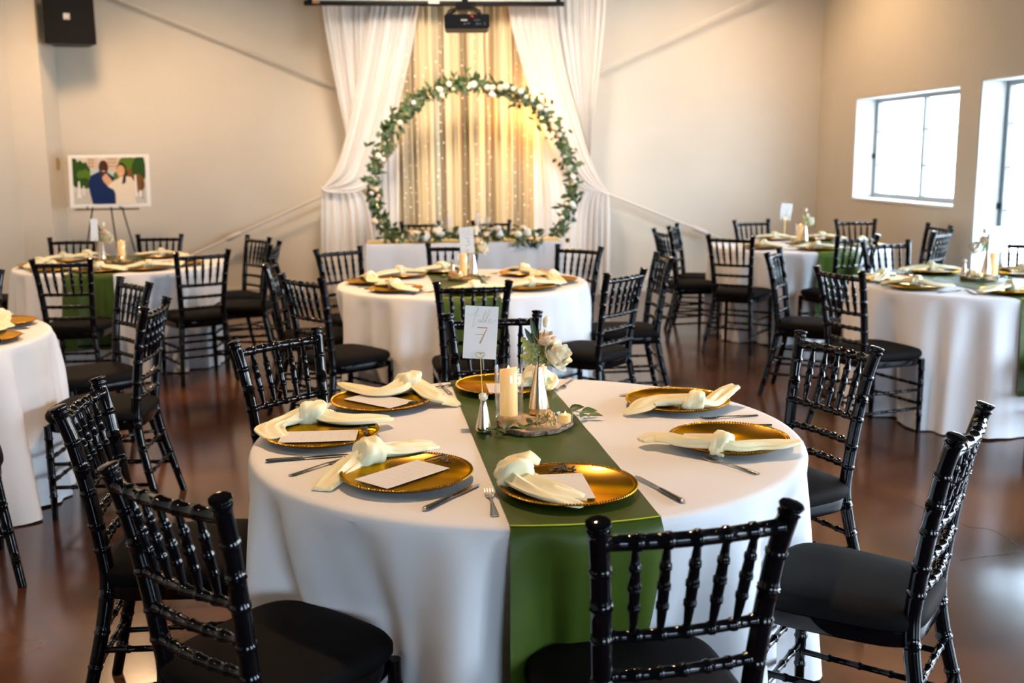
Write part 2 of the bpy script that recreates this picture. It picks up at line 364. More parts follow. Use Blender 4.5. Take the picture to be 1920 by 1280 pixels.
# ------------------------------------------------------------------ back wall fittings
# loudspeaker: tapered cabinet turned into the room
sp = thing('loudspeaker', 'black wall-mounted loudspeaker high in the left back corner', 'speaker', (-3.33, 11.42, 2.965), R(14))
b = MB()
fv = [(-.24, -.17), (.24, -.17), (.15, .2), (-.17, .2)]
b.add([(x, y, z) for z in (-.26, .26) for x, y in fv], [(3, 2, 1, 0), (4, 5, 6, 7), (0, 1, 5, 4), (1, 2, 6, 5), (2, 3, 7, 6), (3, 0, 4, 7)]); b.obj('cabinet', M_plastic, sp, False)
b = MB(); b.box((0.0, -.178, 0), (.47, .014, .50)); b.obj('grille', M_grille, sp, False)
b = MB(); b.box((-.02, -.187, .0), (.062, .005, .062)); lg = b.obj('logo_plate', mat('logo_grey', (0.30, 0.31, 0.32), 0.4), sp, False)
b = MB()
for pts in ([(-.020, .018), (-.006, .018)], [(-.022, .0), (-.010, .0)], [(-.024, -.018), (-.010, -.018)], [(-.019, .019), (-.025, -.019)], [(-.003, .018), (.004, -.018)], [(.004, -.018), (.023, .018)]):
    b.ribbon(pts, 0.005)
q = b.obj('logo_letters', mat('logo_white', (0.8, 0.8, 0.8), 0.4), lg); q.rotation_euler = (R(90), 0, 0); q.location = (-.02, -.1905, 0)
b = MB(); b.box((-.01, .27, 0), (.06, .2, .06)); b.box((-.01, .36, 0), (.14, .02, .2)); b.obj('wall_bracket', M_plastic, sp, False)

# easel with the engagement photograph
ea = thing('display_easel', 'thin black tripod easel holding the framed photograph', 'easel', (-3.06, 11.22, 0))
for (x, y) in ((-.36, -.05), (.40, -.05)):
    b = MB(); b.tube([(x, y, 0), (x*0.14+0.01, .005, 1.50)], 0.008, 6); b.obj('leg', M_plastic, ea)
b = MB(); b.tube([(0.01, .42, 0), (0.01, .03, 1.50)], 0.008, 6); b.obj('leg', M_plastic, ea)
b = MB(); b.tube([(-.30, -.045, 1.055), (.34, -.045, 1.055)], 0.007, 6); b.tube([(-.16, -.06, 1.06), (-.16, -.085, 1.055), (-.16, -.09, 1.09)], 0.006, 6); b.tube([(.16, -.06, 1.06), (.16, -.085, 1.055), (.16, -.09, 1.09)], 0.006, 6); b.obj('ledge', M_plastic, ea)
pc = [on_y(124, 291, 11.20), on_y(276, 289, 11.20), on_y(286, 386, 11.14), on_y(135, 389, 11.14)]
pw = (pc[1]-pc[0]).length; ph = (pc[3]-pc[0]).length
ctr = sum(pc, Vector())/4
ph_t = thing('framed_photograph', 'framed photo print of man in navy suit and woman in cream dress', 'photo', ctr)
ex = ((pc[1]-pc[0])+(pc[2]-pc[3])).normalized(); ez = ((pc[0]-pc[3])+(pc[1]-pc[2])); ez = (ez-ex*ez.dot(ex)).normalized()
ph_t.matrix_world = Matrix((ex, ez, ex.cross(ez))).transposed().to_4x4() @ Matrix.Identity(4); ph_t.location = ctr
b = MB(); b.box((0, 0, -.006), (pw, ph, .012)); b.obj('mount', M_white, ph_t, False)
# flat print: layers of colour patches, u right 0..1, v up 0..1 inside the white border
cols = [(0.62, 0.57, 0.47), (0.022, 0.065, 0.010), (0.085, 0.16, 0.015), (0.55, 0.52, 0.46), (0.62, 0.45, 0.32), (0.006, 0.020, 0.085), (0.065, 0.022, 0.010), (0.76, 0.66, 0.52), (0.66, 0.36, 0.19), (0.022, 0.010, 0.008), (0.17, 0.075, 0.02), (0.50, 0.58, 0.58), (0.70, 0.50, 0.40), (0.80, 0.76, 0.70)]
pm = [mat('print_colour', c, 0.6, Specular_IOR_Level=0.15) for c in cols]
W0, H0 = pw*0.90, ph*0.885
b = MB(); lay = [0]
def poly(ci, pts):
    b.cur = ci; lay[0] += 1; z = 0.0006+lay[0]*0.00012
    b.add([((u-.5)*W0, (v-.5)*H0, z) for u, v in pts], [tuple(range(len(pts)))])
def disc(ci, u, v, ru, rv, n=18, jag=0, seed=0):
    rr = random.Random(seed); poly(ci, [(min(1, max(0, u+ru*math.cos(2*PI*i/n)*(1+rr.uniform(-jag, jag)))), min(1, max(0, v+rv*math.sin(2*PI*i/n)*(1+rr.uniform(-jag, jag))))) for i in range(n)])
poly(0, [(0, 0), (1, 0), (1, 1), (0, 1)]); poly(3, [(0, 0), (1, 0), (1, .30), (0, .27)])
poly(11, [(.2, .6), (.6, .6), (.6, .82), (.2, .82)])
poly(4, [(.20, .76), (.34, .76), (.34, 1), (.20, 1)]); poly(4, [(.46, .72), (.63, .72), (.63, 1), (.46, 1)])
for u in (.23, .27): 
    for v in (.80, .87, .94): poly(9, [(u, v), (u+.015, v), (u+.015, v+.035), (u, v+.035)])
for u in (.50, .54, .58):
    for v in (.80, .88, .95): poly(9, [(u, v), (u+.013, v), (u+.013, v+.03), (u, v+.03)])
disc(1, .09, .66, .15, .30, 22, .16, 1); disc(2, .16, .58, .10, .18, 18, .2, 2); disc(1, .13, .45, .13, .12, 16, .2, 3); disc(1, .02, .85, .06, .17, 14, .2, 9)
disc(2, .78, .78, .16, .24, 22, .15, 4); disc(10, .78, .55, .08, .22, 18, .2, 5); disc(1, .92, .75, .10, .28, 20, .15, 6); disc(2, .60, .60, .05, .10, 14, .2, 7); disc(10, .90, .45, .09, .2, 16, .2, 8)
poly(13, [(.05, .14), (.11, .14), (.09, .5), (.07, .5)]); poly(13, [(.13, .2), (.155, .2), (.15, .4), (.135, .4)]); poly(13, [(.84, .15), (.88, .15), (.87, .62), (.845, .62)]); poly(13, [(.9, .15), (.96, .15), (.96, .28), (.9, .28)]); poly(9, [(.945, .1), (.955, .1), (.955, .5), (.945, .5)])
poly(5, [(.26, 0), (.57, 0), (.575, .35), (.56, .58), (.48, .68), (.36, .70), (.25, .62), (.215, .48), (.22, .3)])
poly(13, [(.40, .66), (.46, .66), (.45, .56), (.42, .55)]); disc(6, .425, .79, .066, .155, 22); disc(6, .425, .66, .045, .06, 14)
poly(13, [(.40, .715), (.45, .715), (.44, .70), (.41, .70)])
disc(9, .67, .73, .068, .155, 20); poly(9, [(.70, .78), (.745, .70), (.755, .55), (.71, .42), (.66, .40), (.69, .55)])
disc(8, .66, .705, .056, .13, 20); poly(8, [(.63, .6), (.69, .6), (.70, .5), (.63, .5)])
poly(13, [(.64, .655), (.68, .655), (.67, .64), (.65, .64)])
poly(7, [(.58, 0), (.86, 0), (.83, .22), (.85, .45), (.80, .57), (.72, .60), (.62, .55), (.57, .50), (.54, .35), (.58, .2)])
poly(8, [(.40, .56), (.45, .66), (.47, .64), (.53, .52), (.56, .42), (.50, .36), (.43, .46)]); poly(7, [(.47, .38), (.56, .50), (.66, .42), (.80, .32), (.78, .24), (.62, .24)])
poly(9, [(.695, .62), (.735, .62), (.72, .45), (.67, .42)])
b.obj('printed_photo', pm, ph_t, False)

# projection screen and projector
s_l, s_r = on_y(570, 9, 11.02), on_y(1058, 4, 11.02)
zs = (s_l.z+s_r.z)/2
ps = thing('projection_screen', 'pull-down projection screen with a black weighted bottom bar', 'screen', ((s_l.x+s_r.x)/2, 11.02, zs))
hw = (s_r.x-s_l.x)/2
b = MB(); b.tube([(-hw, 0, 0), (-hw+.004, 0, 0), (hw-.004, 0, 0), (hw, 0, 0)], [.020, .026, .026, .020], 10); b.obj('bottom_bar', M_plastic, ps)
b = MB(); b.box((0, .004, .47), (2*hw-.16, .004, .90)); b.obj('screen_fabric', M_screen, ps, False)
for s in (-1, 1):
    b = MB(); b.box((s*(hw-.06), .004, .47), (.05, .006, .90)); b.obj('black_border', M_plastic, ps, False)
b = MB(); b.box((0, .03, 1.02), (2*hw+.1, .12, .14)); b.obj('housing', M_plastic, ps, False)
b = MB(); b.box((-.02, -.024, .006), (.11, .006, .022)); b.obj('label_sticker', M_card, ps, False)
b = MB(); b.box((-hw+.12, -.024, .004), (.07, .006, .02)); b.obj('label_sticker', mat('orange_sticker', (.5, .22, .08), .5), ps, False)
p_l, p_r = on_y(835, 39, 7.6), on_y(920, 38, 7.6)
pj = thing('projector', 'black ceiling-hung projector seen from behind above the arch', 'projector', ((p_l.x+p_r.x)/2, 7.75, p_l.z), R(-3))
b = MB(); hw = (p_r.x-p_l.x)/2
prof = [(-hw, -.035), (-hw+.012, -.05), (hw-.012, -.05), (hw, -.035), (hw, .038), (hw-.01, .048), (-hw+.01, .048), (-hw, .038)]
b.add([(x, y, z) for y in (-.13, .13) for x, z in prof], [tuple(range(7, -1, -1)), tuple(range(8, 16))]+[(i, (i+1) % 8, 8+(i+1) % 8, 8+i) for i in range(8)]); b.obj('body', M_plastic, pj, False)
b = MB(); b.box((-.02, -.132, .008), (.045, .004, .010)); b.obj('port_label', M_card, pj, False)
for (x, z, ww, hh) in ((.07, .008, .045, .007), (-.015, -.016, .02, .012), (.012, -.014, .018, .010), (.07, -.016, .014, .016), (.09, -.018, .02, .008), (.125, -.016, .01, .018)):
    b = MB(); b.box((x, -.132, z), (ww, .004, hh)); b.obj('port', mat('port_grey', (.09, .09, .1), .4), pj, False)
b = MB(); b.tube([(.028, -.133, .036), (.045, -.133, .026)], .006, 8); b.obj('red_lamp', mat('red_plastic', (.5, .03, .03), .4), pj)
mtn = MB(); mtn.box((-.01, 0, .115), (.14, .12, .05)); mtn.tube([(-.01, 0, .13), (-.01, 0, 4.25-p_l.z)], .022, 10)
for (x, y) in ((-.14, -.1), (.1, -.1), (-.14, .1), (.1, .1)): mtn.tube([(x*.35, y*.4, .11), (x*.9, y*.9, .075), (x, y, .047)], .009, 6)
mtn.obj('ceiling_mount', M_plastic, pj)
b = MB(); b.tube(smooth_path([(.03, -.07, .12), (.07, -.1, .085), (.09, -.12, .07), (.10, -.135, .03)], 5), .005, 6); b.obj('cable', M_plastic, pj)

# ------------------------------------------------------------------ drapes
def xz(px, py, Y): 
    p = on_y(px, py, Y); return (p.x, p.z)
def drape_mesh(left, right, Y, folds, amp, nu=120, nv=40, seed=0, ywob=0.03, amp_end=None, top_y=0):
    rr = random.Random(seed); L = smooth_path([(x, 0, z) for x, z in left], 12); Rr = smooth_path([(x, 0, z) for x, z in right], 12)
    phs = [rr.uniform(0, 6.28) for _ in range(6)]; fr = [rr.uniform(.75, 1.3) for _ in range(6)]
    def pt(P, t):
        x = t*(len(P)-1); i = min(int(x), len(P)-2); return P[i].lerp(P[i+1], x-i)
    def fn(u, v):
        a = pt(L, v); c = pt(Rr, v); p = a.lerp(c, u)
        A = amp if amp_end is None else amp+(amp_end-amp)*v
        ph = 2*PI*folds*(u+0.012*math.sin(7*u+phs[0]))
        y = A*(math.sin(ph*fr[0]+phs[1])+.55*math.sin(ph*1.63*fr[1]+phs[2]+.5*v)+.35*math.sin(ph*.47*fr[2]+phs[3]))
        sag = 0.012*math.sin(ph*.8+phs[4])*v
        return (p.x, Y+y+ywob*math.sin(3*v+phs[5])+top_y*(1-v), p.z+sag)
    b = MB(); b.grid(fn, nu, nv); return b
YD = 11.30
bd = thing('backdrop_curtain', 'cream and gold curtain backdrop of hanging panels behind the arch', 'curtain', (0, 0, 0))
edges = [742, 786, 812, 838, 862, 884, 908, 932, 958, 984, 1016]
for i in range(len(edges)-1):
    x0 = on_y(edges[i]-3, 300, YD+.08).x; x1 = on_y(edges[i+1]+3, 300, YD+.08).x
    sequin = i % 2 == 0
    d = drape_mesh([(x0, 3.75), (x0, 1.8), (x0, .02)], [(x1, 3.75), (x1, 1.8), (x1, .02)], YD+(.10 if sequin else .07), 2.4 if sequin else 2.0, .012 if sequin else .022, 28, 14, seed=i, ywob=.005)
    d.obj('sequin_panel' if sequin else 'satin_panel', M_seq if sequin else M_satin, bd)
def box_edges(pts, Y): return [xz(px, py, Y) for px, py in pts]
dl = thing('left_drape', 'white sheer drape swept to the left of the arch', 'curtain', (0, 0, 0))
t0 = -130
d = drape_mesh(box_edges([(598, t0), (606, 20), (630, 160), (648, 250), (652, 290)], YD+.06), box_edges([(708, t0), (704, 20), (694, 120), (690, 220), (690, 290)], YD+.06), YD+.06, 7, .018, 90, 30, 21); d.obj('hanging_panel', M_sheer, dl)
d = drape_mesh(box_edges([(712, t0), (690, 20), (673, 130), (652, 240), (632, 310), (607, 352)], YD-.03), box_edges([(800, t0), (784, 20), (764, 130), (738, 235), (706, 320), (684, 352), (612, 358)], YD-.03), YD-.03, 8, .022, 110, 46, 22, amp_end=.012); d.obj('swag', M_sheer, dl)
d = drape_mesh(box_edges([(606, 352), (603, 380), (603, 470), (605, 545)], YD), box_edges([(668, 352), (690, 380), (704, 470), (708, 545)], YD), YD, 6, .012, 80, 24, 23, amp_end=.028); d.obj('tail', M_sheer, dl)
b = MB(); b.tube(smooth_path([Vector((x, YD-.07, z)) for x, z in box_edges([(604, 350), (612, 358), (640, 361), (668, 358), (690, 350)], YD)], 5), .012, 8); b.obj('tie_back', M_sheer, dl)
dr = thing('right_drape', 'white sheer drape swept to the right of the arch', 'curtain', (0, 0, 0))
d = drape_mesh(box_edges([(1030, t0), (1030, 10), (1052, 130), (1082, 230), (1096, 290)], YD+.06), box_edges([(1142, t0), (1137, 10), (1126, 120), (1112, 230), (1106, 300)], YD+.06), YD+.06, 9, .018, 100, 30, 31); d.obj('hanging_panel', M_sheer, dr)
d = drape_mesh(box_edges([(935, t0), (952, 15), (975, 110), (1010, 220), (1050, 310), (1085, 352), (1136, 366)], YD-.03), box_edges([(1035, t0), (1040, 15), (1055, 120), (1080, 210), (1108, 300), (1141, 364)], YD-.03), YD-.03, 8, .022, 110, 46, 32, amp_end=.012); d.obj('swag', M_sheer, dr)
d = drape_mesh(box_edges([(1078, 356), (1060, 385), (1052, 470), (1050, 553)], YD), box_edges([(1142, 364), (1145, 390), (1146, 470), (1144, 553)], YD), YD, 7, .012, 80, 24, 33, amp_end=.03); d.obj('tail', M_sheer, dr)
d = drape_mesh(box_edges([(1000, 235), (1000, 330), (1000, 440), (1000, 545)], YD+.03), box_edges([(1028, 235), (1062, 330), (1072, 440), (1076, 545)], YD+.03), YD+.03, 5, .015, 60, 20, 34); d.obj('inner_panel', M_sheer, dr)
d = drape_mesh(box_edges([(694, 345), (700, 400), (704, 470), (704, 540)], YD+.04), box_edges([(748, 270), (748, 350), (748, 440), (748, 540)], YD+.04), YD+.04, 4, .015, 50, 20, 35); d.obj('inner_panel', M_sheer, dl)
# fairy-light strands hanging in front of the backdrop
fl = thing('fairy_light_curtain', 'strands of tiny warm fairy lights hanging over the backdrop', 'fairy lights', (0, 0, 0))
rr = random.Random(5)
for px in (757, 768, 782, 800, 824, 832, 872, 895, 918, 951, 968, 981, 993):
    x = on_y(px, 300, 11.19).x; q = MB(); z = rr.uniform(2.35, 3.0) if px not in (832, 895) else 2.9
    q.cur = 1; q.tube([(x, 11.19, 3.6), (x, 11.19, .45)], .0008, 4); q.cur = 0
    while z > .55:
        q.ball((x+rr.uniform(-.02, .02), 11.185, z), rr.choice((.003, .0035, .004, .0055)), 6, 4); z -= rr.uniform(.05, .17)
    q.obj('light_strand', [M_fairy, M_sheer], fl)

# ------------------------------------------------------------------ leaves and flowers
def leaf_mesh(name, L, Wd, curl, m, shape=1.0, nv=6):
    b = MB()
    def fn(u, v):
        wv = Wd*math.sin(PI*min(1, v**shape*.98+.02))
        x = (u-.5)*wv; return (x, v*L, curl*L*v*v*-1 + abs(u-.5)*wv*.35)
    b.grid(fn, 3, nv); return b.mesh(name, m)
def lobed_leaf(name, L, Wd, m, lobes=5):
    b = MB(); 
    def fn(u, v):
        e = .30+.70*abs(math.sin(PI*lobes*v)); wv = Wd*math.sin(PI*(v*.93+.04))*e
        return ((u-.5)*wv, v*L+abs(u-.5)*L*.12, -.18*L*v*v+abs(u-.5)*wv*.3)
    b.grid(fn, 3, lobes*4+1); return b.mesh(name, m)
def petal(b, rad, h, ang, tilt, width, base_r):
    # one cupped petal, pointing up and leaning outward by tilt
    ca, sa = math.cos(ang), math.sin(ang)
    def fn(u, v):
        s = (u-.5)*2; wd = width*math.sin(PI*(.16+.70*v))*(1.0)
        a = s*wd*.5; out = base_r+rad*(math.sin(tilt)*v+.28*math.sin(PI*v)*.6)-abs(s)**2*wd*.28
        if v > .8: out += (v-.8)*rad*.7
        z = h*v*math.cos(tilt*.9)-abs(s)**2*.10*h*v
        return (out*ca-a*sa, out*sa+a*ca, z)
    b.grid(fn, 5, 6)
def rose_rings(rad, seed=0, rings=((3, .15, .95, .12), (4, .35, 1.0, .30), (5, .70, .95, .5), (6, 1.15, .8, .62))):
    out = []; rr = random.Random(seed)
    for k, (n, tilt, h, br) in enumerate(rings):
        for i in range(n): out.append((rad*.8, rad*1.45*h, 2*PI*i/n+k*.6+rr.uniform(-.2, .2), tilt+rr.uniform(-.1, .1), rad*(1.0+.25*k), rad*br*.55))
    return out
def rose_mesh(name, rad, m, seed=0):
    b = MB()
    for p in rose_rings(rad, seed): petal(b, *p)
    b.ball((0, 0, rad*.55), rad*.42, 8, 6, (1, 1, 1.3)); return b.mesh(name, m)
LEAF_A = [leaf_mesh('leaf', .085, .05, .25, mm, .8) for mm in (M_leafd, M_leafm, M_leafg)]
LEAF_B = [leaf_mesh('leaf', .11, .032, .3, mm, 1.0) for mm in (M_leafd, M_leafm, M_leafg)]
def bloom_small(name, r, m, seed):
    b = MB(); rr = random.Random(seed); f = [rr.uniform(0, 6) for _ in range(3)]
    b.ball((0, 0, 0), r, 12, 9, (1, 1, .85), lambda t, p: 1+.10*math.sin(5*t+6*p+f[0])+.06*math.sin(3*t-9*p+f[1])); return b.mesh(name, m)
BLOOM = [bloom_small('rose', .040, mm, i) for i, mm in enumerate((M_rosew, M_rose, M_rosep))]
LEAFY_ALL = LEAF_A+LEAF_B
def rand_rot(rr): return (rr.uniform(-1.3, 1.3), rr.uniform(-1.3, 1.3), rr.uniform(0, 6.28))

# arch: gold hoop, leaves, roses
arch_c = Vector((0.70, 10.72, 1.26)); AR = 1.0
ar = thing('floral_arch', 'round gold arch wrapped in green leaves and cream roses', 'arch', (arch_c.x, arch_c.y, 0))
b = MB(); b.tube([(AR*math.cos(t), 0, arch_c.z+AR*math.sin(t)) for t in [2*PI*i/72 for i in range(73)]], .011, 8, False); b.obj('hoop', M_wire, ar)
b = MB(); b.box((0, 0, .012), (.9, .42, .02)); b.tube([(-.3, 0, .02), (-.3, 0, arch_c.z-AR*math.cos(.3))], .012, 8); b.tube([(.3, 0, .02), (.3, 0, arch_c.z-AR*math.cos(.3))], .012, 8); b.obj('stand', M_wire, ar)
rr = random.Random(11)
def arch_pt(t, spread):
    r_ = AR+rr.gauss(0, spread); return Vector((r_*math.cos(t), rr.gauss(-.02, spread*.8), arch_c.z+r_*math.sin(t)))
stuff = MB()
for i in range(1000):
    t = R(rr.uniform(-33, 213)); clump = .6+.4*math.sin(t*9)+.25*math.sin(t*23+1)
    p = arch_pt(t, .030+.012*max(0, clump)); me = rr.choice(LEAF_A+LEAF_A+LEAF_B); s = rr.uniform(.6, 1.08)
    along = math.atan2(math.cos(t), -math.sin(t))*rr.choice((1, 1, 1))
    rot = (rr.uniform(.6, 2.4), rr.uniform(0, 6.28), rr.uniform(-.7, .7))
    if i < 300: link('leaf', me, ar, p, rot, s)
    else:
        mx = Matrix.LocRotScale(p, __import__('mathutils').Euler(rot), Vector((s, s, s)))
        stuff.cur = {'dark_leaf': 0, 'mid_leaf': 1, 'grey_green_leaf': 2}[me.materials[0].name]
        stuff.add([mx @ v.co for v in me.vertices], [tuple(f.vertices) for f in me.polygons])
q = stuff.obj('foliage', [M_leafd, M_leafm, M_leafg], ar); q['kind'] = 'stuff'
for i in range(54):
    t = R(rr.choice((rr.uniform(5, 75), rr.uniform(5, 75), rr.uniform(100, 150), rr.uniform(-30, 10), rr.uniform(160, 205), rr.uniform(75, 110))))
    p = arch_pt(t, .035); p.y -= .055
    link('rose', rr.choice([BLOOM[1], BLOOM[1], BLOOM[2], BLOOM[0]]), ar, p, rand_rot(rr), rr.uniform(.45, .92))

# ------------------------------------------------------------------ head table
HX0, HX1, HY0, HY1, TZ = -.37, 1.46, 9.72, 10.22, .765
b = MB()
def hem(u, side): return .018*math.sin(u*31+side)+.012*math.sin(u*57+side*2)
per = []
for i in range(60): per.append((HX0+(HX1-HX0)*i/60, HY0, 0, -1))
for i in range(18): per.append((HX1, HY0+(HY1-HY0)*i/18, 1, 0))
for i in range(60): per.append((HX1-(HX1-HX0)*i/60, HY1, 0, 1))
for i in range(18): per.append((HX0, HY1-(HY1-HY0)*i/18, -1, 0))
nP = len(per); vs = []
levels = [(.765, -.02), (.765, -.006), (.762, .0), (.752, .004)]+[(.75-.735*k/12, .004+.035*k/12) for k in range(1, 13)]
for (z, off) in levels:
    k = max(0, (.75-z)/.735)
    for i, (x, y, nx, ny) in enumerate(per):
        o_ = off+k*(.022*math.sin(i*.55)+.014*math.sin(i*1.17+1)); vs.append((x+nx*o_, y+ny*o_, z))
fs = [tuple(range(nP))]
for j in range(len(levels)-1):
    for i in range(nP): fs.append((j*nP+i, (j+1)*nP+i, (j+1)*nP+(i+1) % nP, j*nP+(i+1) % nP))
b.add(vs, fs); tag(b.obj('tablecloth', M_cloth), 'white floor-length cloth on the long head table under the arch', 'tablecloth')
b = MB(); b.grid(lambda u, v: (HX0+.01+(HX1-HX0-.02)*u, HY0+.015+.33*v, TZ+.004+.004*math.sin(u*40)*math.sin(v*9)), 60, 8); tag(b.obj('table_runner', M_yell), 'golden yellow satin runner lying along the head table', 'runner')
gl = thing('table_garland', 'garland of eucalyptus leaves and cream roses along the head table', 'garland', (0, 0, 0))
rr = random.Random(29)
for i in range(240):
    x = rr.uniform(-.20, 1.22) if i < 210 else rr.uniform(1.0, 1.28); y = 9.80+rr.gauss(0, .05); z = TZ+.03+abs(rr.gauss(0, .045))
    if i >= 210: y = 9.70; z = TZ+.02-rr.uniform(0, .09)*(1-abs(x-1.14)/.16)
    link('leaf', rr.choice(LEAFY_ALL), gl, (x, y, z), rand_rot(rr), rr.uniform(.65, 1.1))
for i in range(44):
    x = rr.choice((rr.uniform(-.05, .35), rr.uniform(.35, 1.2), rr.uniform(.5, .9), rr.uniform(-.05, .30))); y = 9.76+rr.gauss(0, .03)
    link('rose', rr.choice(BLOOM), gl, (x, y, TZ+.05+abs(rr.gauss(0, .04))), rand_rot(rr), rr.uniform(.6, 1.05))
hc = 0
hl = [('clear glass cylinder left of three beside the left head chair', 820, .17, .036), ('clear glass cylinder middle of three beside the left head chair', 832, .20, .030), ('tall thin glass with white candle right of the left head chair', 842, .27, .020),
      ('tall thin glass with white candle left of the right head chair', 897, .27, .020), ('clear glass cylinder before the right head chair, nearer the card', 907, .21, .030), ('clear glass cylinder before the right head chair, further right', 921, .22, .034)]
for lab, px, h, r_ in hl:
    p = on_z(px, 452, TZ); g = MB(); x = p.x
    g.lathe([(r_*.9, .0), (r_, .004), (r_, h), (r_-.003, h), (r_-.003, .008), (0.0001, .008)], 20)
    tag(g.obj('glass_cylinder', M_glass, loc=(x, 9.95, TZ+.012)), lab, 'glass', 'glass cylinders on the head table')
    hh = h*.86 if r_ < .025 else h*.45
    g = MB(); g.lathe([(r_*.6, 0), (r_*.6, hh*.97), (r_*.5, hh), (0.0001, hh*.97)], 14); g.v = g.v
    cnd = g.obj('candle', mat('white_wax', (.86, .84, .80), .5), loc=(x, 9.95, TZ+.021)); tag(cnd, 'white candle inside the '+lab.replace('clear ', '').replace(' with white candle', ''), 'candle', 'white candles on the head table')
    g = MB(); g.tube([(0, 0, hh*.96), (0, 0, hh+.008)], .001, 4); g.obj('wick', M_plastic, cnd)

# ------------------------------------------------------------------ chairs
def noded(p0, p1, r_, nodes_=(), n=8, taper=None, bow=0.0):
    P0, P1 = Vector(p0), Vector(p1); L = (P1-P0).length; st = []
    marks = sorted(nodes_); ts = [0.0, 1.0]
    hw = .007/L
    for t in marks: ts += [t-hw, t-hw*.55, t+hw*.55, t+hw]
    if taper or bow: ts += [k/8 for k in range(9)]
    ts = sorted(set(round(min(1, max(0, t)), 5) for t in ts)); path = []; rad = []
    for t in ts:
        rr_ = r_*(taper(t) if taper else 1)
        if any(abs(t-mk) <= hw*.6 for mk in marks): rr_ += .0024
        p = P0.lerp(P1, t)+Vector((0, -bow*math.sin(PI*t), 0)); path.append(p); rad.append(rr_)
    return path, rad
def back_post_path(s):
    base = [(.195, -.275, 0), (.178, -.235, .16), (.160, -.198, .32), (.148, -.182, .44), (.150, -.190, .54), (.158, -.208, .68), (.169, -.232, .82), (.180, -.254, .905)]
    return [(s*x, y, z) for x, y, z in base]
def post_at(s, z):
    P = back_post_path(s)
    for a, c in zip(P, P[1:]):
        if a[2] <= z <= c[2]:
            t = (z-a[2])/(c[2]-a[2]); return Vector(a).lerp(Vector(c), t)
    return Vector(P[-1])
def make_chair():
    t = thing('chiavari_chair', '', 'chair', (0, 0, 0), 0, 'black chiavari chairs')
    for s in (-1, 1):
        P = smooth_path(back_post_path(s), 6); path = []; rad = []
        node_z = [.10, .205, .30, .40, .53, .60, .69, .755, .83]
        for p in P:
            path.append(p); k = p.z/.92; rad.append(.0160+.0045*min(1, max(0, (p.z-.05)/.35))-.0012*max(0, (p.z-.5)/.4))
        # insert node rings
        out = []; 
        for p, r_ in zip(path, rad): out.append((p.z, p, r_))
        for nz in node_z:
            for dz, dr_ in ((-.006, 0), (-.0035, .0026), (.0035, .0026), (.006, 0)):
                q = min(zip(path, rad), key=lambda a: abs(a[0].z-(nz+dz))); 
                i = max(0, min(len(path)-2, next((k for k in range(len(path)-1) if path[k].z <= nz+dz <= path[k+1].z), 0)))
                f = (nz+dz-path[i].z)/max(1e-6, path[i+1].z-path[i].z); out.append((nz+dz, path[i].lerp(path[i+1], f), rad[i]+dr_))
        out.sort(key=lambda a: a[0]); P2 = [o[1] for o in out]; R2 = [o[2] for o in out]
        top = P2[-1]; d = (P2[-1]-P2[-6]).normalized()
        # turned finial
        for dz, r_ in ((.002, .0205), (.004, .0220), (.008, .0220), (.010, .0190), (.014, .0188), (.017, .0222), (.021, .0240), (.024, .0232), (.026, .016)):
            P2.append(top+d*dz); R2.append(r_)
        b = MB(); b.tube(P2, R2, 10); b.obj('back_post', M_black, t)
        x = s*.190; b = MB(); p_, r_ = noded((x, .185, .0), (x*.985, .185, .425), .0165, (.25, .45, .67, .86), 10, lambda q: .78+.22*min(1, q*2)); b.tube(p_, r_, 10); b.obj('front_leg', M_black, t)
    zt = .885; L_, R_ = post_at(-1, zt), post_at(1, zt)
    b = MB(); p_, r_ = noded(L_, R_, .0150, (.03, .19, .346, .5, .654, .81, .97), 10, None, .018); b.tube(p_, r_, 10); b.obj('crest_rail', M_black, t)
    railz = [.690, .608, .530]
    for z in railz:
        a, c = post_at(-1, z), post_at(1, z); b = MB(); p_, r_ = noded(a, c, .0118, (.06, .2, .346, .5, .654, .8, .94), 8, None, .014); b.tube(p_, r_, 8); b.obj('back_rail', M_black, t)
    lo_a, lo_c = post_at(-1, railz[0]), post_at(1, railz[0])
    for k in range(5):
        u = (k+1)/6*.96+.02; top = L_.lerp(R_, u)+Vector((0, -.018*math.sin(PI*u), -.008)); bot = lo_a.lerp(lo_c, u)+Vector((0, -.014*math.sin(PI*u), .006))
        b = MB(); p_, r_ = noded(bot, top, .0108, (.30, .53, .76), 8, lambda q: .50+.55*math.sin(PI*min(1, max(0, q*.92+.04)))**.8); b.tube(p_, r_, 8); b.obj('spindle', M_black, t)
    # seat frame and cushion
    def outline(sc_, z, k=0.0, n=44):
        pts = []
        for i in range(n):
            a = 2*PI*i/n; c_, s2 = math.cos(a), math.sin(a); e = .42
            x = math.copysign(abs(c_)**e, c_); y = math.copysign(abs(s2)**e, s2)
            wx = .200+.022*y
            wx = .1975+.0155*y
            pts.append((x*wx*sc_, -.002+y*.203*sc_+(.012*(1-x*x) if y > .5 else 0), z))
        return pts
    b = MB(); n = 44; L0 = [outline(.97, .392), outline(.99, .398), outline(.99, .432), outline(.9, .436)]
    b.add([p for l_ in L0 for p in l_], [(j*n+i, j*n+(i+1) % n, (j+1)*n+(i+1) % n, (j+1)*n+i) for j in range(3) for i in range(n)]+[tuple(range(n-1, -1, -1)), tuple(3*n+i for i in range(n))]); b.obj('seat_frame', M_black, t)
    b = MB(); L0 = [outline(.94, .434), outline(1.01, .436), outline(1.035, .446), outline(1.035, .462), outline(1.0, .474), outline(.90, .481), outline(.6, .486), outline(.25, .488)]
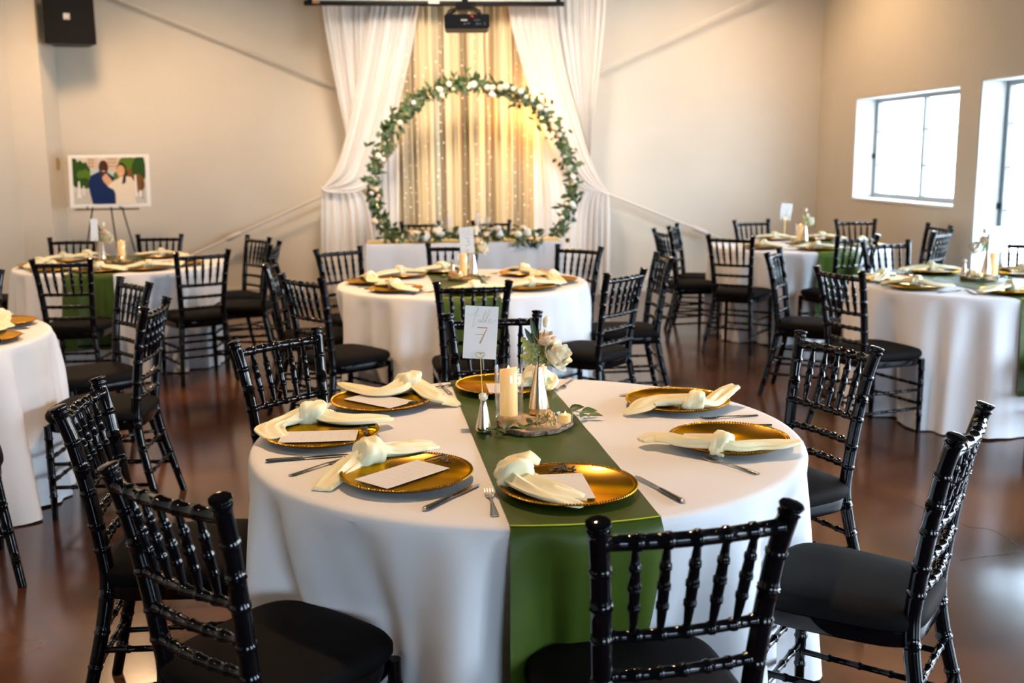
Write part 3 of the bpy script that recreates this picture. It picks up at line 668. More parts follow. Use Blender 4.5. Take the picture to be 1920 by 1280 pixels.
    b.add([p for l_ in L0 for p in l_], [(j*n+i, j*n+(i+1) % n, (j+1)*n+(i+1) % n, (j+1)*n+i) for j in range(7) for i in range(n)]+[tuple(range(n-1, -1, -1)), tuple(7*n+i for i in range(n))]); b.obj('seat_cushion', M_cush, t)
    for z in (.17, .275):
        b = MB(); p_, r_ = noded((-.188, .185, z), (.188, .185, z), .0088, (.2, .4, .6, .8), 8); b.tube(p_, r_, 8); b.obj('stretcher', M_black, t)
        a, c = post_at(-1, z+.02), post_at(1, z+.02); b = MB(); p_, r_ = noded(a, c, .0088, (.2, .4, .6, .8), 8); b.tube(p_, r_, 8); b.obj('stretcher', M_black, t)
        for s in (-1, 1):
            q = post_at(s, z-.025); b = MB(); p_, r_ = noded(q, (s*.188, .185, z-.025), .0088, (.2, .4, .6, .8), 8); b.tube(p_, r_, 8); b.obj('stretcher', M_black, t)
    return t
proto_chair = make_chair(); used = [False]; SEATS = []
def place_chair(x, y, facing_deg, label):
    rz = R(facing_deg-90); SEATS.append((Vector((x, y)), Vector((math.cos(R(facing_deg)), math.sin(R(facing_deg))))))
    if not used[0]:
        used[0] = True; o = proto_chair; o.location = (x, y, 0); o.rotation_euler = (0, 0, rz); o['label'] = label
    else: o = dup(proto_chair, label, (x, y, 0), rz)
    return o
def chair_px(x0, y0, x1, y1, away, label, face=None):
    # image points of the two top finials, seen left to right; away = back turned to the viewer
    a = on_z(x0, y0, .925); c = on_z(x1, y1, .925); mid = (a+c)/2; ang = math.degrees(math.atan2(c.y-a.y, c.x-a.x))+(90 if away else -90)
    if face is not None: ang = face
    place_chair(mid.x+.262*math.cos(R(ang)), mid.y+.262*math.sin(R(ang)), ang, label)
BC = 'black chiavari chair '
chair_px(841, 590, 1006, 584, False, BC+'behind the front table, partly hidden by card 7')
chair_px(438, 641.5, 592.5, 615.5, False, BC+'at the back left of the front table, back toward the wall')
chair_px(107, 765, 181, 710, False, BC+'at the left side of the front table, second nearest on the left')
chair_px(200, 875, 412, 937, True, BC+'nearest the viewer at the left of the front table')
chair_px(1126, 983, 1482, 949, True, BC+'nearest the viewer, backed against the green runner of the front table')
chair_px(1796, 820, 1850, 759, True, BC+'at the lower right of the front table, seen from the side')
chair_px(1504, 622.5, 1645, 652.5, False, BC+'at the back right of the front table, standing before open floor')
chair_px(816, 531, 957, 528, True, BC+'before the middle table, its back behind number card 7')
chair_px(524, 513, 605, 523, True, BC+'at the front left of the middle table, back toward the viewer')
place_chair(-.585, 6.56, -2, BC+'at the left of the middle table, seen almost edge-on')
chair_px(591, 468.5, 675, 462, False, BC+'at the back left of the middle table beside the left drape')
chair_px(805, 457, 893, 457, False, BC+'behind the middle table, partly hidden by card 3')
chair_px(1049, 459, 1125, 463, False, BC+'at the back right of the middle table before the right drape')
chair_px(1138.5, 515, 1209, 503.5, True, BC+'at the front right of the middle table, nearest of the two there')
chair_px(1234, 474.5, 1258.5, 482, False, BC+'at the right of the middle table, edge-on behind another chair', 181)
chair_px(58.5, 487, 169, 485, True, BC+'before the far left table, against its green runner')
chair_px(336.5, 474, 421.5, 469, True, BC+'at the front right of the far left table, seat toward the cloth')
chair_px(95, 446.5, 178, 445, False, BC+'behind the far left table, left of the easel legs')
chair_px(260.5, 440.5, 338.5, 439.5, False, BC+'behind the far left table, right of the easel legs')
chair_px(468, 441.5, 503, 445, False, BC+'at the right of the far left table, further of the two')
chair_px(506, 460, 526.5, 452, True, BC+'at the right of the far left table, nearer of the two', 176)
place_chair(-3.27, 8.72, -22, BC+'at the left end of the far left table, cut by the frame')
chair_px(222, 519, 286.5, 531, False, BC+'at the back right of the near left table, facing it')
chair_px(273, 578, 313, 558, True, BC+'at the right of the near left table, its back edge-on')
place_chair(-1.75, 3.98, 118, BC+'at the front of the near left table, cut by the frame')
place_chair(-2.53, 6.10, -88, BC+'behind the near left table, cut by the left frame edge')
chair_px(1613, 453.5, 1707, 450.5, False, BC+'behind the right table numbered 5, against the far white cloth')
chair_px(1436, 474, 1461, 466, False, BC+'at the left of the right table numbered 5, seen edge-on', -32)
chair_px(1530, 499, 1616, 511, True, BC+'at the front left of the right table numbered 5')
place_chair(4.19, 6.78, -128, BC+'behind card 5 in front of the bright window')
place_chair(3.49, 4.97, 108, BC+'at the right frame edge before table 5, only its corner showing')
chair_px(1229, 429, 1251.5, 433, True, BC+'at the left of the far right table, nearer of the two', 8)
chair_px(1254.5, 423, 1267, 420, False, BC+'at the left of the far right table, further of the two', -26)
chair_px(1332, 440.5, 1406, 443, True, BC+'at the front left of the far right table')
chair_px(1375.5, 413.5, 1441, 411.5, False, BC+'behind the far right table, left of its number card')
chair_px(1570, 411.5, 1638, 411, False, BC+'behind the far right table, right of its bouquet')
chair_px(1566, 444, 1652, 440.5, True, BC+'before the far right table, against its green runner')
chair_px(1747, 419, 1777, 423, False, BC+'at the right of the far right table, further of the two', 182)
chair_px(1753, 435, 1785, 430, True, BC+'at the right of the far right table, nearer and brightly edged')
place_chair(.14, 10.10, -90, BC+'behind the head table, the left of the pair')
place_chair(.84, 10.10, -90, BC+'behind the head table, the right of the pair')

# ------------------------------------------------------------------ round tables
def seat_push(tc, t, z, r_):
    # a seat pushed under the rim presses the hanging cloth inwards
    if z > .744: return r_
    q = 1.0 if z < .48 else (.744-z)/.264
    e = Vector((math.cos(t), math.sin(t))); need = 0.0
    for c, f in SEATS:
        d = Vector(tc)+e*r_-c
        if d.length > .60: continue
        ly = d.dot(f); lx = abs(d.x*f.y-d.y*f.x); k = -e.dot(f)
        if k < .35 or ly > .226: continue
        s_ = 1.0 if lx < .225 else max(0.0, 1-(lx-.225)/.11); s_ = s_*s_*(3-2*s_)
        need = max(need, min(.26, (.226-ly)/k)*s_)
    return r_-need*q
def drop_r(cx, t, z, Rt, seed):
    k = max(0.0, min(1.0, (.745-z)/.735)); ref = Rt+.004+.050*k+.016*k**.5
    return fold_r(t, z, Rt, seed)+seat_push(TC[seed], t, z, ref)-ref
def fold_r(t, z, Rt, seed):
    # radius of the freely hanging cloth at angle t and height z
    k = max(0.0, min(1.0, (.745-z)/.735)); s = seed*1.7
    f = .62*math.sin(13*t+s)+.5*math.sin(19*t+2.1*s+1.1*math.sin(2*t))+.38*math.sin(29*t+3.3*s)+.35*math.sin(7*t+s*.6)
    return Rt+.004+.050*k+(.14*k**.5)*(f+.25*f*f*(1 if f < 0 else -1))*.5+.006*k*math.sin(47*t+s)
def round_cloth(name, cx, cy, Rt, seed, label):
    b = MB(); n = 300; rings = [(.0001, TZ), (.35, TZ), (Rt-.06, TZ), (Rt-.018, TZ-.0005), (Rt-.006, TZ-.003), (Rt, TZ-.009)]
    vs = []
    for (r_, z) in rings:
        for j in range(n): t = 2*PI*j/n; vs.append((r_*math.cos(t), r_*math.sin(t), z))
    zs_ = [.745-.737*k/22 for k in range(23)]
    for z in zs_:
        for j in range(n):
            t = 2*PI*j/n; r_ = drop_r(cx, t, z, Rt, seed); zz = z
            if z < .02: zz = .006+.006*(1+math.sin(11*t+seed))*.5
            vs.append((r_*math.cos(t), r_*math.sin(t), zz))
    k = len(rings)+len(zs_); fs = []
    for i in range(k-1):
        for j in range(n): fs.append((i*n+j, (i+1)*n+j, (i+1)*n+(j+1) % n, i*n+(j+1) % n))
    b.add(vs, fs)
    return tag(b.obj(name, M_cloth, loc=(cx, cy, 0)), label, 'tablecloth', 'white round tablecloths')
def runner(cx, cy, Rt, seed, ang, off, wd, label, drop=.50, hi=False):
    # strip across the table (direction ang), hanging over both rims
    b = MB(); nu = 26
    d = Vector((math.cos(ang), math.sin(ang), 0)); s_ = Vector((math.sin(ang), -math.cos(ang), 0))
    nd = 26; nt = 60; cols_ = []
    for i in range(nu):
        u = (i/(nu-1)-.5)*wd+off; e = math.sqrt(max(.01, Rt*Rt-u*u)); col_ = []
        th0 = math.atan2((-d*e+s_*u).y, (-d*e+s_*u).x); th1 = math.atan2((d*e+s_*u).y, (d*e+s_*u).x)
        def hang(th, z):
            r_ = max(drop_r(cx, th+dt, z, Rt, seed) for dt in (-.10, -.05, 0, .05, .10))+.006+.010*(.745-z)*math.sin(u*38+seed+z*2)
            return Vector((r_*math.cos(th), r_*math.sin(th), z))
        for k in range(nd, 0, -1): col_.append(hang(th0, .742-drop*(k-1)/(nd-1)))
        for (dr_, z) in ((.004, TZ-.004), (-.004, TZ+.002)): p = (-d*(e+dr_)+s_*u); col_.append(Vector((p.x, p.y, z)))
        for k in range(nt):
            v = k/(nt-1); p = -d*(e-.016)+d*2*(e-.016)*v+s_*u
            col_.append(Vector((p.x, p.y, TZ+.003+.0012*math.sin(v*31+seed)*math.sin(u*24+v*8))))
        for (dr_, z) in ((-.004, TZ+.002), (.004, TZ-.004)): p = (d*(e+dr_)+s_*u); col_.append(Vector((p.x, p.y, z)))
        for k in range(nd): col_.append(hang(th1, .742-drop*k/(nd-1)))
        cols_.append(col_)
    nv = len(cols_[0])
    b.add([cols_[i][j] for j in range(nv) for i in range(nu)], [(j*nu+i, j*nu+i+1, (j+1)*nu+i+1, (j+1)*nu+i) for j in range(nv-1) for i in range(nu-1)])
    o = tag(b.obj('table_runner', M_green, loc=(cx, cy, 0)), label, 'runner', 'green satin table runners')
    # yellow tube drawn as the satin highlight on the near rim fold
    q = MB(); row = [cols_[i][nd+1]+Vector((0, 0, .0016)) for i in range(nu)]
    q.tube(row, .0016, 6); q.obj('fold_highlight', M_fold_shine, o)
    return o
T7, T3, TL, TL2, TR, TF = TABLES = (.33, 2.90), (.352, 6.63), (-2.17, 8.28), (-2.44, 4.92), (3.49, 6.02), (3.39, 8.83)
TC = dict(zip((1.0, 2.3, 3.1, 4.7, 5.2, 6.6), TABLES))
round_cloth('tablecloth', *T7, .775, 1.0, 'white floor-length cloth on the large front table numbered 7')
round_cloth('tablecloth', *T3, .79, 2.3, 'white floor-length cloth on the middle table numbered 3 before the head table')
round_cloth('tablecloth', *TL, .775, 3.1, 'white floor-length cloth on the far left table below the easel')
round_cloth('tablecloth', *TL2, .775, 4.7, 'white floor-length cloth on the near left table cut by the frame edge')
round_cloth('tablecloth', *TR, .775, 5.2, 'white floor-length cloth on the right table numbered 5 cut by the frame')
round_cloth('tablecloth', *TF, .775, 6.6, 'white floor-length cloth on the far right corner table')
def run_from(table, Rt, seed, pl, pr, ang, label):
    a = on_z(*pl, TZ); c = on_z(*pr, TZ); mid = (a+c)/2-Vector((table[0], table[1], 0)); s_ = Vector((math.sin(ang), -math.cos(ang), 0))
    runner(table[0], table[1], Rt, seed, ang, mid.dot(s_), .335, label)
run_from(T7, .775, 1.0, (952, 985), (1236, 962), R(92.5), 'green satin runner across the front table numbered 7')
run_from(T3, .79, 2.3, (825, 558), (938, 553), R(92.5), 'green satin runner across the middle table numbered 3')
run_from(TL, .775, 3.1, (118, 518), (207, 516), R(93), 'green satin runner across the far left table below the easel')
run_from(TF, .775, 6.6, (1525, 468), (1597, 468), R(79), 'green satin runner across the far right corner table')
runner(TR[0], TR[1], .775, 5.2, R(93.5), -.09, .335, 'green satin runner across the right table numbered 5')

# ------------------------------------------------------------------ place settings
PZ = TZ+.0045
def charger(hi):
    b = MB(); n = 480 if hi else 72
    b.lathe([(.0001, .002), (.06, .002), (.092, .0025), (.098, .0045), (.104, .0115), (.108, .0148), (.112, .0155), (.135, .0165), (.155, .0182), (.1625, .0185), (.1640, .0175), (.150, .0095), (.110, .0035), (.10, .0), (.0001, .0)], 72)
    me = b.mesh('charger_plate', M_gold)
    q = MB(); beads = 132
    if hi:
        q.lathe([(.1560, .0180), (.1572, .0198), (.1600, .0212), (.1630, .0204), (.1645, .0184), (.1630, .0172)], beads*4,
                mod=lambda i, t, r_, z: (r_, z+(.0016*math.sin(beads*t) if i in (1, 2, 3) else 0)))
    else:
        q.lathe([(.1560, .0180), (.1572, .0198), (.1600, .0212), (.1630, .0204), (.1645, .0184)], 72)
    return me, q.mesh('beaded_rim', M_gold)
CH_HI, CH_LO = charger(True), charger(False)
def place_plate(x, y, label, hi=False, z=PZ):
    m1, m2 = CH_HI if hi else CH_LO
    o = tag(link('charger_plate', m1, loc=(x, y, z)), label, 'plate', 'gold charger plates'); link('beaded_rim', m2, o); return o
def napkin_mesh(path, ws, ths, seed, n=36):
    # flattened, creased sleeve of cloth swept along the path
    rr_ = random.Random(seed); f = [rr_.uniform(0, 6.28) for _ in range(5)]
    P = smooth_path(path, 9); k = len(P); b = MB(); vs = []
    for i, p in enumerate(P):
        t = i/(k-1); T_ = (P[min(i+1, k-1)]-P[max(i-1, 0)]); T_.normalize()
        S = T_.cross(Vector((0, 0, 1))); S = S.normalized() if S.length > .05 else Vector((1, 0, 0)); N_ = S.cross(T_)
        wv = 1.12*lerp_list(ws, t); hv = .80*lerp_list(ths, t)
        for j in range(n):
            a = 2*PI*j/n; c_, s2 = math.cos(a), math.sin(a)
            x = math.copysign(abs(c_)**.85, c_)*wv*(1+.05*math.sin(9*t+f[0]+c_*2))
            cr = .55*math.sin(5.0*c_+4*t*PI+f[1])+.4*math.sin(9*c_-3*t*PI+f[2])
            tri = 2*abs(((c_*1.6+.22*math.sin(2.2*PI*t+f[3])+f[4]) % 1.0)-.5)
            h_ = s2*hv*(.78+.22*cr)+(hv*(.55*tri-.2)+.0022*cr if s2 > 0 else 0)
            vs.append(p+S*x+N_*h_)
    fs = []
    for i in range(k-1):
        for j in range(n): fs.append((i*n+j, i*n+(j+1) % n, (i+1)*n+(j+1) % n, (i+1)*n+j))
    fs += [tuple(range(n-1, -1, -1)), tuple((k-1)*n+j for j in range(n))]
    b.add(vs, fs); return b.mesh('napkin', M_nap)
def knot_mesh(c, d, wd, hh, L, seed):
    # a cuff of cloth wrapped around the middle
    rr_ = random.Random(seed); f = [rr_.uniform(0, 6) for _ in range(4)]
    d = Vector(d); d.z = 0; d.normalize(); S = d.cross(Vector((0, 0, 1))); b = MB(); n = 24; prof = [(-.5, .62), (-.49, .84), (-.42, 1.0), (-.3, 1.07), (-.2, 1.09), (-.1, 1.05), (0, 1.06), (.1, 1.09), (.2, 1.10), (.3, 1.06), (.42, 1.0), (.49, .84), (.5, .60)]
    vs = []
    for (u, s_) in prof:
        for j in range(n):
            a = 2*PI*j/n; w_ = 1+.07*math.sin(3*a+u*4+f[0])+.06*math.sin(5*a-u*9+f[1])+.035*math.sin(u*26+2*a+f[3])
            p = Vector(c)+d*(L*(u*(1+.2*math.sin(a+f[2]))+.14*math.sin(a)))+S*(math.cos(a)*wd*s_*w_)+Vector((0, 0, math.sin(a)*hh*s_*w_)); vs.append(p)
    fs = [(i*n+j, i*n+(j+1) % n, (i+1)*n+(j+1) % n, (i+1)*n+j) for i in range(len(prof)-1) for j in range(n)]
    fs += [tuple(range(n-1, -1, -1)), tuple((len(prof)-1)*n+j for j in range(n))]
    b.add(vs, fs); return b.mesh('knot', M_nap)
NP = 'knotted cream napkin '
def napkin_px(pts, ws, ths, ki, label, seed, kw=.036, kh=.026, kl=.055):
    W_ = [on_z(x, y, TZ+h_) for x, y, h_ in pts]; c = W_[ki]; org = Vector((c.x, c.y, 0))
    loc = [p-org for p in W_]
    o = tag(link('napkin', napkin_mesh(loc, ws, ths, seed), loc=org), label, 'napkin', 'knotted cream napkins')
    d = W_[ki+1]-W_[ki-1]; link('knot', knot_mesh(c-org, d, kw, kh, kl, seed), o); return o
# generic napkins for the other tables
NAPS = []
for k in range(4):
    rr = random.Random(60+k)
    pth = [(-.21, rr.uniform(-.05, .05), .016), (-.14, rr.uniform(-.02, .04), .026), (-.06, rr.uniform(-.01, .015), .036), (0, 0, .042), (.06, rr.uniform(-.015, .01), .036), (.15, rr.uniform(-.03, .02), .028), (.21, rr.uniform(-.05, .05), .030 if k % 2 else .018)]
    NAPS.append((napkin_mesh(pth, [.030, .042, .036, .024, .036, .044, .024], [.007, .013, .017, .018, .017, .013, .006], 70+k), knot_mesh((0, 0, .042), (1, .15, 0), .036, .030, .052, 80+k)))
def place_napkin(x, y, rz, k, label):
    o = tag(link('napkin', NAPS[k % 4][0], loc=(x, y, PZ), rot=(0, 0, rz)), label, 'napkin', 'knotted cream napkins'); link('knot', NAPS[k % 4][1], o); return o
# cutlery
def fork_mesh():
    b = MB(); L = .19
    path = [(0, 0, .003), (0, .012, .003), (0, .06, .0045), (0, .10, .006), (0, .125, .006), (0, .138, .0035)]
    ws = [.0085, .0095, .0055, .0030, .0040, .0110]
    vs = []; fs = []
    P = smooth_path(path, 5); 
    for i, p in enumerate(P):
        wv = lerp_list(ws, i/(len(P)-1))
        for (sx, dz) in ((-1, 0), (-.5, .0016), (.5, .0016), (1, 0), (.5, -.0012), (-.5, -.0012)): vs.append((sx*wv, p.y, p.z+dz))
    n = 6
    for i in range(len(P)-1):
        for j in range(n): fs.append((i*n+j, (i+1)*n+j, (i+1)*n+(j+1) % n, i*n+(j+1) % n))
    fs += [tuple(range(n)), tuple((len(P)-1)*n+j for j in range(n-1, -1, -1))]
    b.add(vs, fs); body = b.mesh('fork', M_silver)
    tines = []
    for k in range(4):
        x = (k-1.5)*.0062; q = MB(); q.tube([(x*.9, .136, .0036), (x, .150, .0022), (x, .170, .0035), (x, .186, .0068)], [.0019, .0018, .0015, .0008], 6); tines.append(q.mesh('tine', M_silver))
    return body, tines
def knife_mesh():
    b = MB(); P = smooth_path([(0, 0, .005), (0, .01, .005), (0, .05, .005), (0, .09, .005), (0, .102, .005)], 4); vs = []; ws = [.0055, .0095, .0080, .0070, .0050]
    for i, p in enumerate(P):
        wv = lerp_list(ws, i/(len(P)-1))
        for j in range(8): a = 2*PI*j/8; vs.append((wv*math.cos(a), p.y, p.z+.0045*math.sin(a)))
    n = 8; fs = [(i*n+j, (i+1)*n+j, (i+1)*n+(j+1) % n, i*n+(j+1) % n) for i in range(len(P)-1) for j in range(n)]+[tuple(range(n)), tuple((len(P)-1)*n+j for j in range(n-1, -1, -1))]
    b.add(vs, fs); h_ = b.mesh('knife', M_silver)
    q = MB(); out = [(-.004, .10), (-.0065, .13), (-.0075, .18), (-.004, .208), (.002, .217), (.0075, .205), (.0078, .14), (.0055, .10)]
    m_ = len(out); q.add([(x, y, .0042) for x, y in out]+[(x, y, .0056) for x, y in out], [tuple(range(m_-1, -1, -1)), tuple(range(m_, 2*m_))]+[(i, (i+1) % m_, m_+(i+1) % m_, m_+i) for i in range(m_)])
    return h_, q.mesh('blade', M_silver)
FORK, KNIFE = fork_mesh(), knife_mesh()
def place_fork(p, ang, label, z=TZ, s=1.0):
    o = tag(link('fork', FORK[0], loc=(p[0], p[1], z), rot=(0, 0, ang-PI/2), scale=s), label, 'fork', 'polished steel forks')
    for t_ in FORK[1]: link('tine', t_, o)
def place_knife(p, ang, label, z=TZ, s=1.0):
    o = tag(link('knife', KNIFE[0], loc=(p[0], p[1], z), rot=(0, 0, ang-PI/2), scale=s), label, 'knife', 'polished steel knives'); link('blade', KNIFE[1], o)
def tool_px(fn, hx, hy, tx, ty, label, z=TZ, s=1.0):
    a = on_z(hx, hy, z+.004); c = on_z(tx, ty, z+.004); fn((a.x, a.y), math.atan2(c.y-a.y, c.x-a.x), label, z, s)
# menu cards and cut-out name tags
def menu_card(cx, cy, rz, z, label, L=.21, Wd=.115):
    b = MB(); b.box((0, 0, 0), (L, Wd, .0008)); o = tag(b.obj('menu_card', M_card, None, False, loc=(cx, cy, z), rot=(0, 0, rz)), label, 'menu card', 'white menu cards on the plates')
    rr_ = random.Random(int(cx*1000)); q = MB(); y = Wd*.30
    for k in range(6):
        x0 = L*.40-k*.026; h_ = Wd*rr_.uniform(.18, .34)
        yy = -h_
        while yy < h_:
            q.ribbon([(x0, yy), (x0, yy+rr_.uniform(.006, .014))], .0022, .0006); yy += .017
    q.obj('faint_print', mat('faint_ink', (.62, .59, .56), .6), o); return o
def script_tag(px, label, wob, seed, z=.012, rad=.0021):
    P = [on_z(x, y, PZ+z) for x, y in px]; b = MB(); org = P[0].copy()
    b.tube(smooth_path([p-org for p in P], 4), rad, 6); return b, org

# --- front table, laid out place by place
FT = ' of the front table'
plates7 = [((716, 750), 'back left'), ((603, 812), 'far left'), ((763, 887), 'front left'), ((1066, 910), 'front centre'), ((1366, 823), 'right'), ((1270, 751), 'back right'), ((944, 722), 'back centre')]
pc7 = []
for (px, nm) in plates7:
    p = on_z(*px, PZ+.012); pc7.append(p)
    extra = {'front centre': ' on green', 'back centre': ' behind candle', 'zz': ''}.get(nm, '')
    place_plate(p.x, p.y, 'gold beaded charger plate at the %s place%s%s' % (nm, FT, extra), True)
napkin_px([(637, 718, .026), (668, 728, .032), (703, 735, .034), (738, 731, .038), (766, 716, .050), (792, 725, .040), (815, 743, .028), (838, 752, .014), (860, 760, .005)], [.010, .032, .040, .038, .030, .034, .036, .038, .012], [.004, .010, .014, .017, .020, .016, .013, .010, .004], 4, NP+'with its tail trailing onto the cloth beside the green runner', 1, .038, .032, .075)
napkin_px([(522, 822, .022), (505, 805, .030), (520, 795, .034), (548, 786, .036), (583, 774, .048), (620, 783, .036), (655, 786, .034), (695, 785, .030), (735, 785, .022)], [.030, .040, .030, .030, .034, .034, .042, .044, .022], [.006, .010, .014, .018, .022, .018, .016, .013, .005], 4, NP+'at the far left place, curled tail on the table rim side', 2, .040, .034, .065)
napkin_px([(603, 917, .006), (620, 902, .010), (640, 884, .018), (662, 864, .030), (690, 848, .046), (720, 845, .036), (750, 842, .032), (785, 836, .030), (815, 834, .026)], [.024, .030, .032, .032, .030, .032, .042, .046, .030], [.006, .010, .015, .018, .022, .018, .016, .014, .006], 4, NP+'at the front left place, tail hanging past the plate rim', 3, .040, .034, .062)
napkin_px([(1012, 866, .060), (990, 858, .070), (974, 868, .056), (966, 888, .044), (985, 902, .036), (1015, 915, .030), (1048, 928, .026), (1075, 938, .022), (1098, 946, .018)], [.020, .034, .036, .030, .040, .046, .044, .040, .024], [.006, .016, .018, .020, .020, .018, .014, .010, .004], 3, NP+'at the front centre place with an upright loop, on the green runner', 4, .042, .036, .058)
napkin_px([(1202, 826, .022), (1228, 820, .026), (1256, 821, .030), (1290, 828, .030), (1350, 831, .040), (1387, 838, .032), (1420, 835, .030), (1460, 833, .030), (1502, 828, .032)], [.018, .034, .034, .032, .030, .028, .032, .030, .012], [.006, .012, .016, .016, .020, .016, .014, .012, .005], 4, NP+'at the right place, stretched straight across the plate', 5, .034, .030, .050)
napkin_px([(1170, 776, .008), (1195, 766, .020), (1215, 754, .032), (1250, 752, .034), (1302, 751, .044), (1330, 756, .032), (1345, 745, .040), (1362, 733, .052), (1380, 724, .062)], [.012, .036, .044, .038, .030, .030, .030, .028, .018], [.004, .009, .013, .016, .020, .016, .015, .013, .009], 4, NP+'at the back right place with one tail raised off the plate', 6, .036, .030, .060)
napkin_px([(960, 722, .022), (975, 720, .030), (988, 712, .040), (1005, 702, .060), (1022, 702, .052), (1028, 716, .030), (1024, 730, .018)], [.020, .030, .036, .034, .034, .030, .016], [.006, .014, .02, .022, .02, .015, .006], 3, NP+'at the back centre place, behind the tall cone vase', 7, .040, .036, .060)
def card_quad(q, label):
    W_ = [on_z(x, y, PZ+.0225) for x, y in q]; c = sum(W_, Vector())/4; d = (W_[1]+W_[2]-W_[0]-W_[3]); menu_card(c.x, c.y, math.atan2(d.y, d.x), PZ+.0205, label)
card_quad([(658, 745), (684, 737), (771, 752), (735, 762)][0:1]+[(735, 762), (771, 752), (684, 737)], 'white menu card on the back left plate of the front table')
card_quad([(530, 828), (661, 824), (660, 805), (541, 808)], 'white menu card on the far left plate of the front table')
card_quad([(722, 915), (837, 878), (786, 859), (670, 896)], 'white menu card on the front left plate of the front table')
W_ = [on_z(x, y, PZ+.02) for x, y in ((1016, 887), (1092, 882), (1124, 937), (1040, 943))]; c = sum(W_, Vector())/4; d = (W_[0]+W_[1]-W_[2]-W_[3])
menu_card(c.x-.012, c.y, math.atan2(d.y, d.x), PZ+.0205, 'white menu card on the front centre plate of the front table', .19)
W_ = on_z(1300, 824, PZ+.02); menu_card(W_.x+.03, W_.y+.0, R(80), PZ+.0195, 'white menu card under the napkin at the right place of the front table', .12, .10)
W_ = on_z(925, 727, PZ+.02); menu_card(W_.x+.03, W_.y, R(90), PZ+.0195, 'white menu card on the back centre plate behind the candle', .14, .10)
# cut-out name tags
def name_tag(strokes, label):
    base = [on_z(x, y, PZ+.022) for s_ in strokes for x, y in s_]; org = sum(base, Vector())/len(base); b = MB()
    for s_ in strokes:
        P = [on_z(x, y, PZ+.0245)-org for x, y in s_]; b.tube(smooth_path(P, 4) if len(P) > 2 else P, .0022, 6)
    return tag(b.obj('name_tag', M_tag, loc=org), label, 'name tag', 'dark cut-out name tags')
name_tag([[(1029, 882), (1040, 876), (1052, 870), (1060, 867.5), (1053, 875), (1045, 882)], [(1037, 878.5), (1048, 877), (1053, 877)], [(1053, 881), (1057, 875), (1058, 880), (1062, 876), (1063, 880), (1067, 877), (1069, 880), (1072, 877), (1077, 874), (1074, 880), (1080, 880)]], 'dark cut-out script name tag on the front centre plate')
name_tag([[(797, 862), (812, 857), (835, 851.5)], [(813, 863), (826, 858.5), (836, 853)], [(825, 860), (830, 863), (833, 860), (838, 864), (840, 861), (845, 862)]], 'dark cut-out script name tag on the front left plate')
name_tag([[(676, 799), (690, 800), (706, 803)], [(677, 803), (684, 803), (688, 799), (684, 811)], [(678, 808), (686, 805), (690, 808), (684, 813), (690, 812)]], 'dark cut-out script name tag on the far left plate')
name_tag([[(764, 757), (770, 754), (775, 756), (780, 752.5), (784, 754), (790, 751.5), (797, 752)], [(766, 754), (776, 752.5)]], 'dark cut-out script name tag on the back left plate')
# cutlery of the front table
tool_px(place_knife, 498, 864, 640, 853, 'steel knife left of the front left plate, blade under the napkin')
tool_px(place_fork, 544, 890, 652, 858, 'steel fork left of the front left plate, tines under the napkin')
tool_px(place_knife, 795, 955, 903, 905, 'steel knife right of the front left plate, handle toward the viewer')
tool_px(place_fork, 928, 966, 911, 897, 'steel fork beside the runner, left of the front centre plate')
tool_px(place_knife, 1281, 940, 1184, 889, 'steel knife right of the front centre plate')
tool_px(place_fork, 1421, 887, 1290, 847, 'steel fork in front of the right plate')
tool_px(place_knife, 1447, 798, 1330, 797, 'steel knife behind the right plate, handle showing')
tool_px(place_fork, 1420, 777, 1312, 785, 'steel fork between the right and back right plates')
tool_px(place_knife, 1254, 726, 1154, 743, 'steel knife behind the back right plate')
tool_px(place_fork, 1072, 708, 1056, 724, 'steel fork on the far rim right of the back centre plate')
tool_px(place_knife, 845, 738, 817, 713, 'steel knife on the far rim left of the runner', TZ, .8)
tool_px(place_fork, 780, 732, 818, 726, 'steel fork mostly covered by the back left napkin')
tool_px(place_knife, 632, 771, 560, 757, 'steel knife between the far left and back left plates', TZ, .9)

# --- other tables
def far_place(tc, p, k, nm, tname, cut=True, card=True):
    c = Vector((tc[0], tc[1], 0)); q = on_z(*p, PZ+.012); v = Vector((q.x, q.y, 0))-c; L_ = min(.575, max(.52, v.length)); v = v.normalized()*L_; a = math.atan2(v.y, v.x); x, y = c.x+v.x, c.y+v.y
    where = 'at the %s place of the %s' % (nm, tname)
    place_plate(x, y, 'gold charger plate '+where)
    place_napkin(x+.01*math.cos(a), y+.01*math.sin(a), a+PI/2+(.35 if k % 2 else -.25), k, NP+where)
    if card: menu_card(x-.05*math.cos(a), y-.05*math.sin(a), a+.3, PZ+.0195, 'white menu card '+where, .17, .09)
    if cut:
        for s, fn, w_ in ((1, place_fork, 'fork'), (-1, place_knife, 'knife')):
            t_ = Vector((-math.sin(a), math.cos(a), 0))*s*.205
            fn((x+t_.x+.07*math.cos(a), y+t_.y+.07*math.sin(a)), a+PI, 'steel %s beside the plate %s' % (w_, where))
for k, (p, nm) in enumerate([((753, 515), 'back left'), ((666, 527), 'left'), ((732, 542), 'front left'), ((888, 545), 'front'), ((1010, 539), 'front right'), ((1034, 524), 'right'), ((966, 513), 'back right'), ((829, 506), 'back')]): far_place(T3, p, k, nm, 'middle table')
for k, (p, nm) in enumerate([((22, 499), 'left'), ((72, 507), 'front left'), ((95, 486), 'back left'), ((152, 481), 'back'), ((178, 509), 'front'), ((285, 482), 'back right'), ((278, 502), 'front right'), ((325, 493), 'right')]): far_place(TL, p, k, nm, 'far left table', False)
for k, (p, nm) in enumerate([((24, 601), 'back right'), ((8, 634), 'right')]): far_place(TL2, p, k, nm, 'near left table')
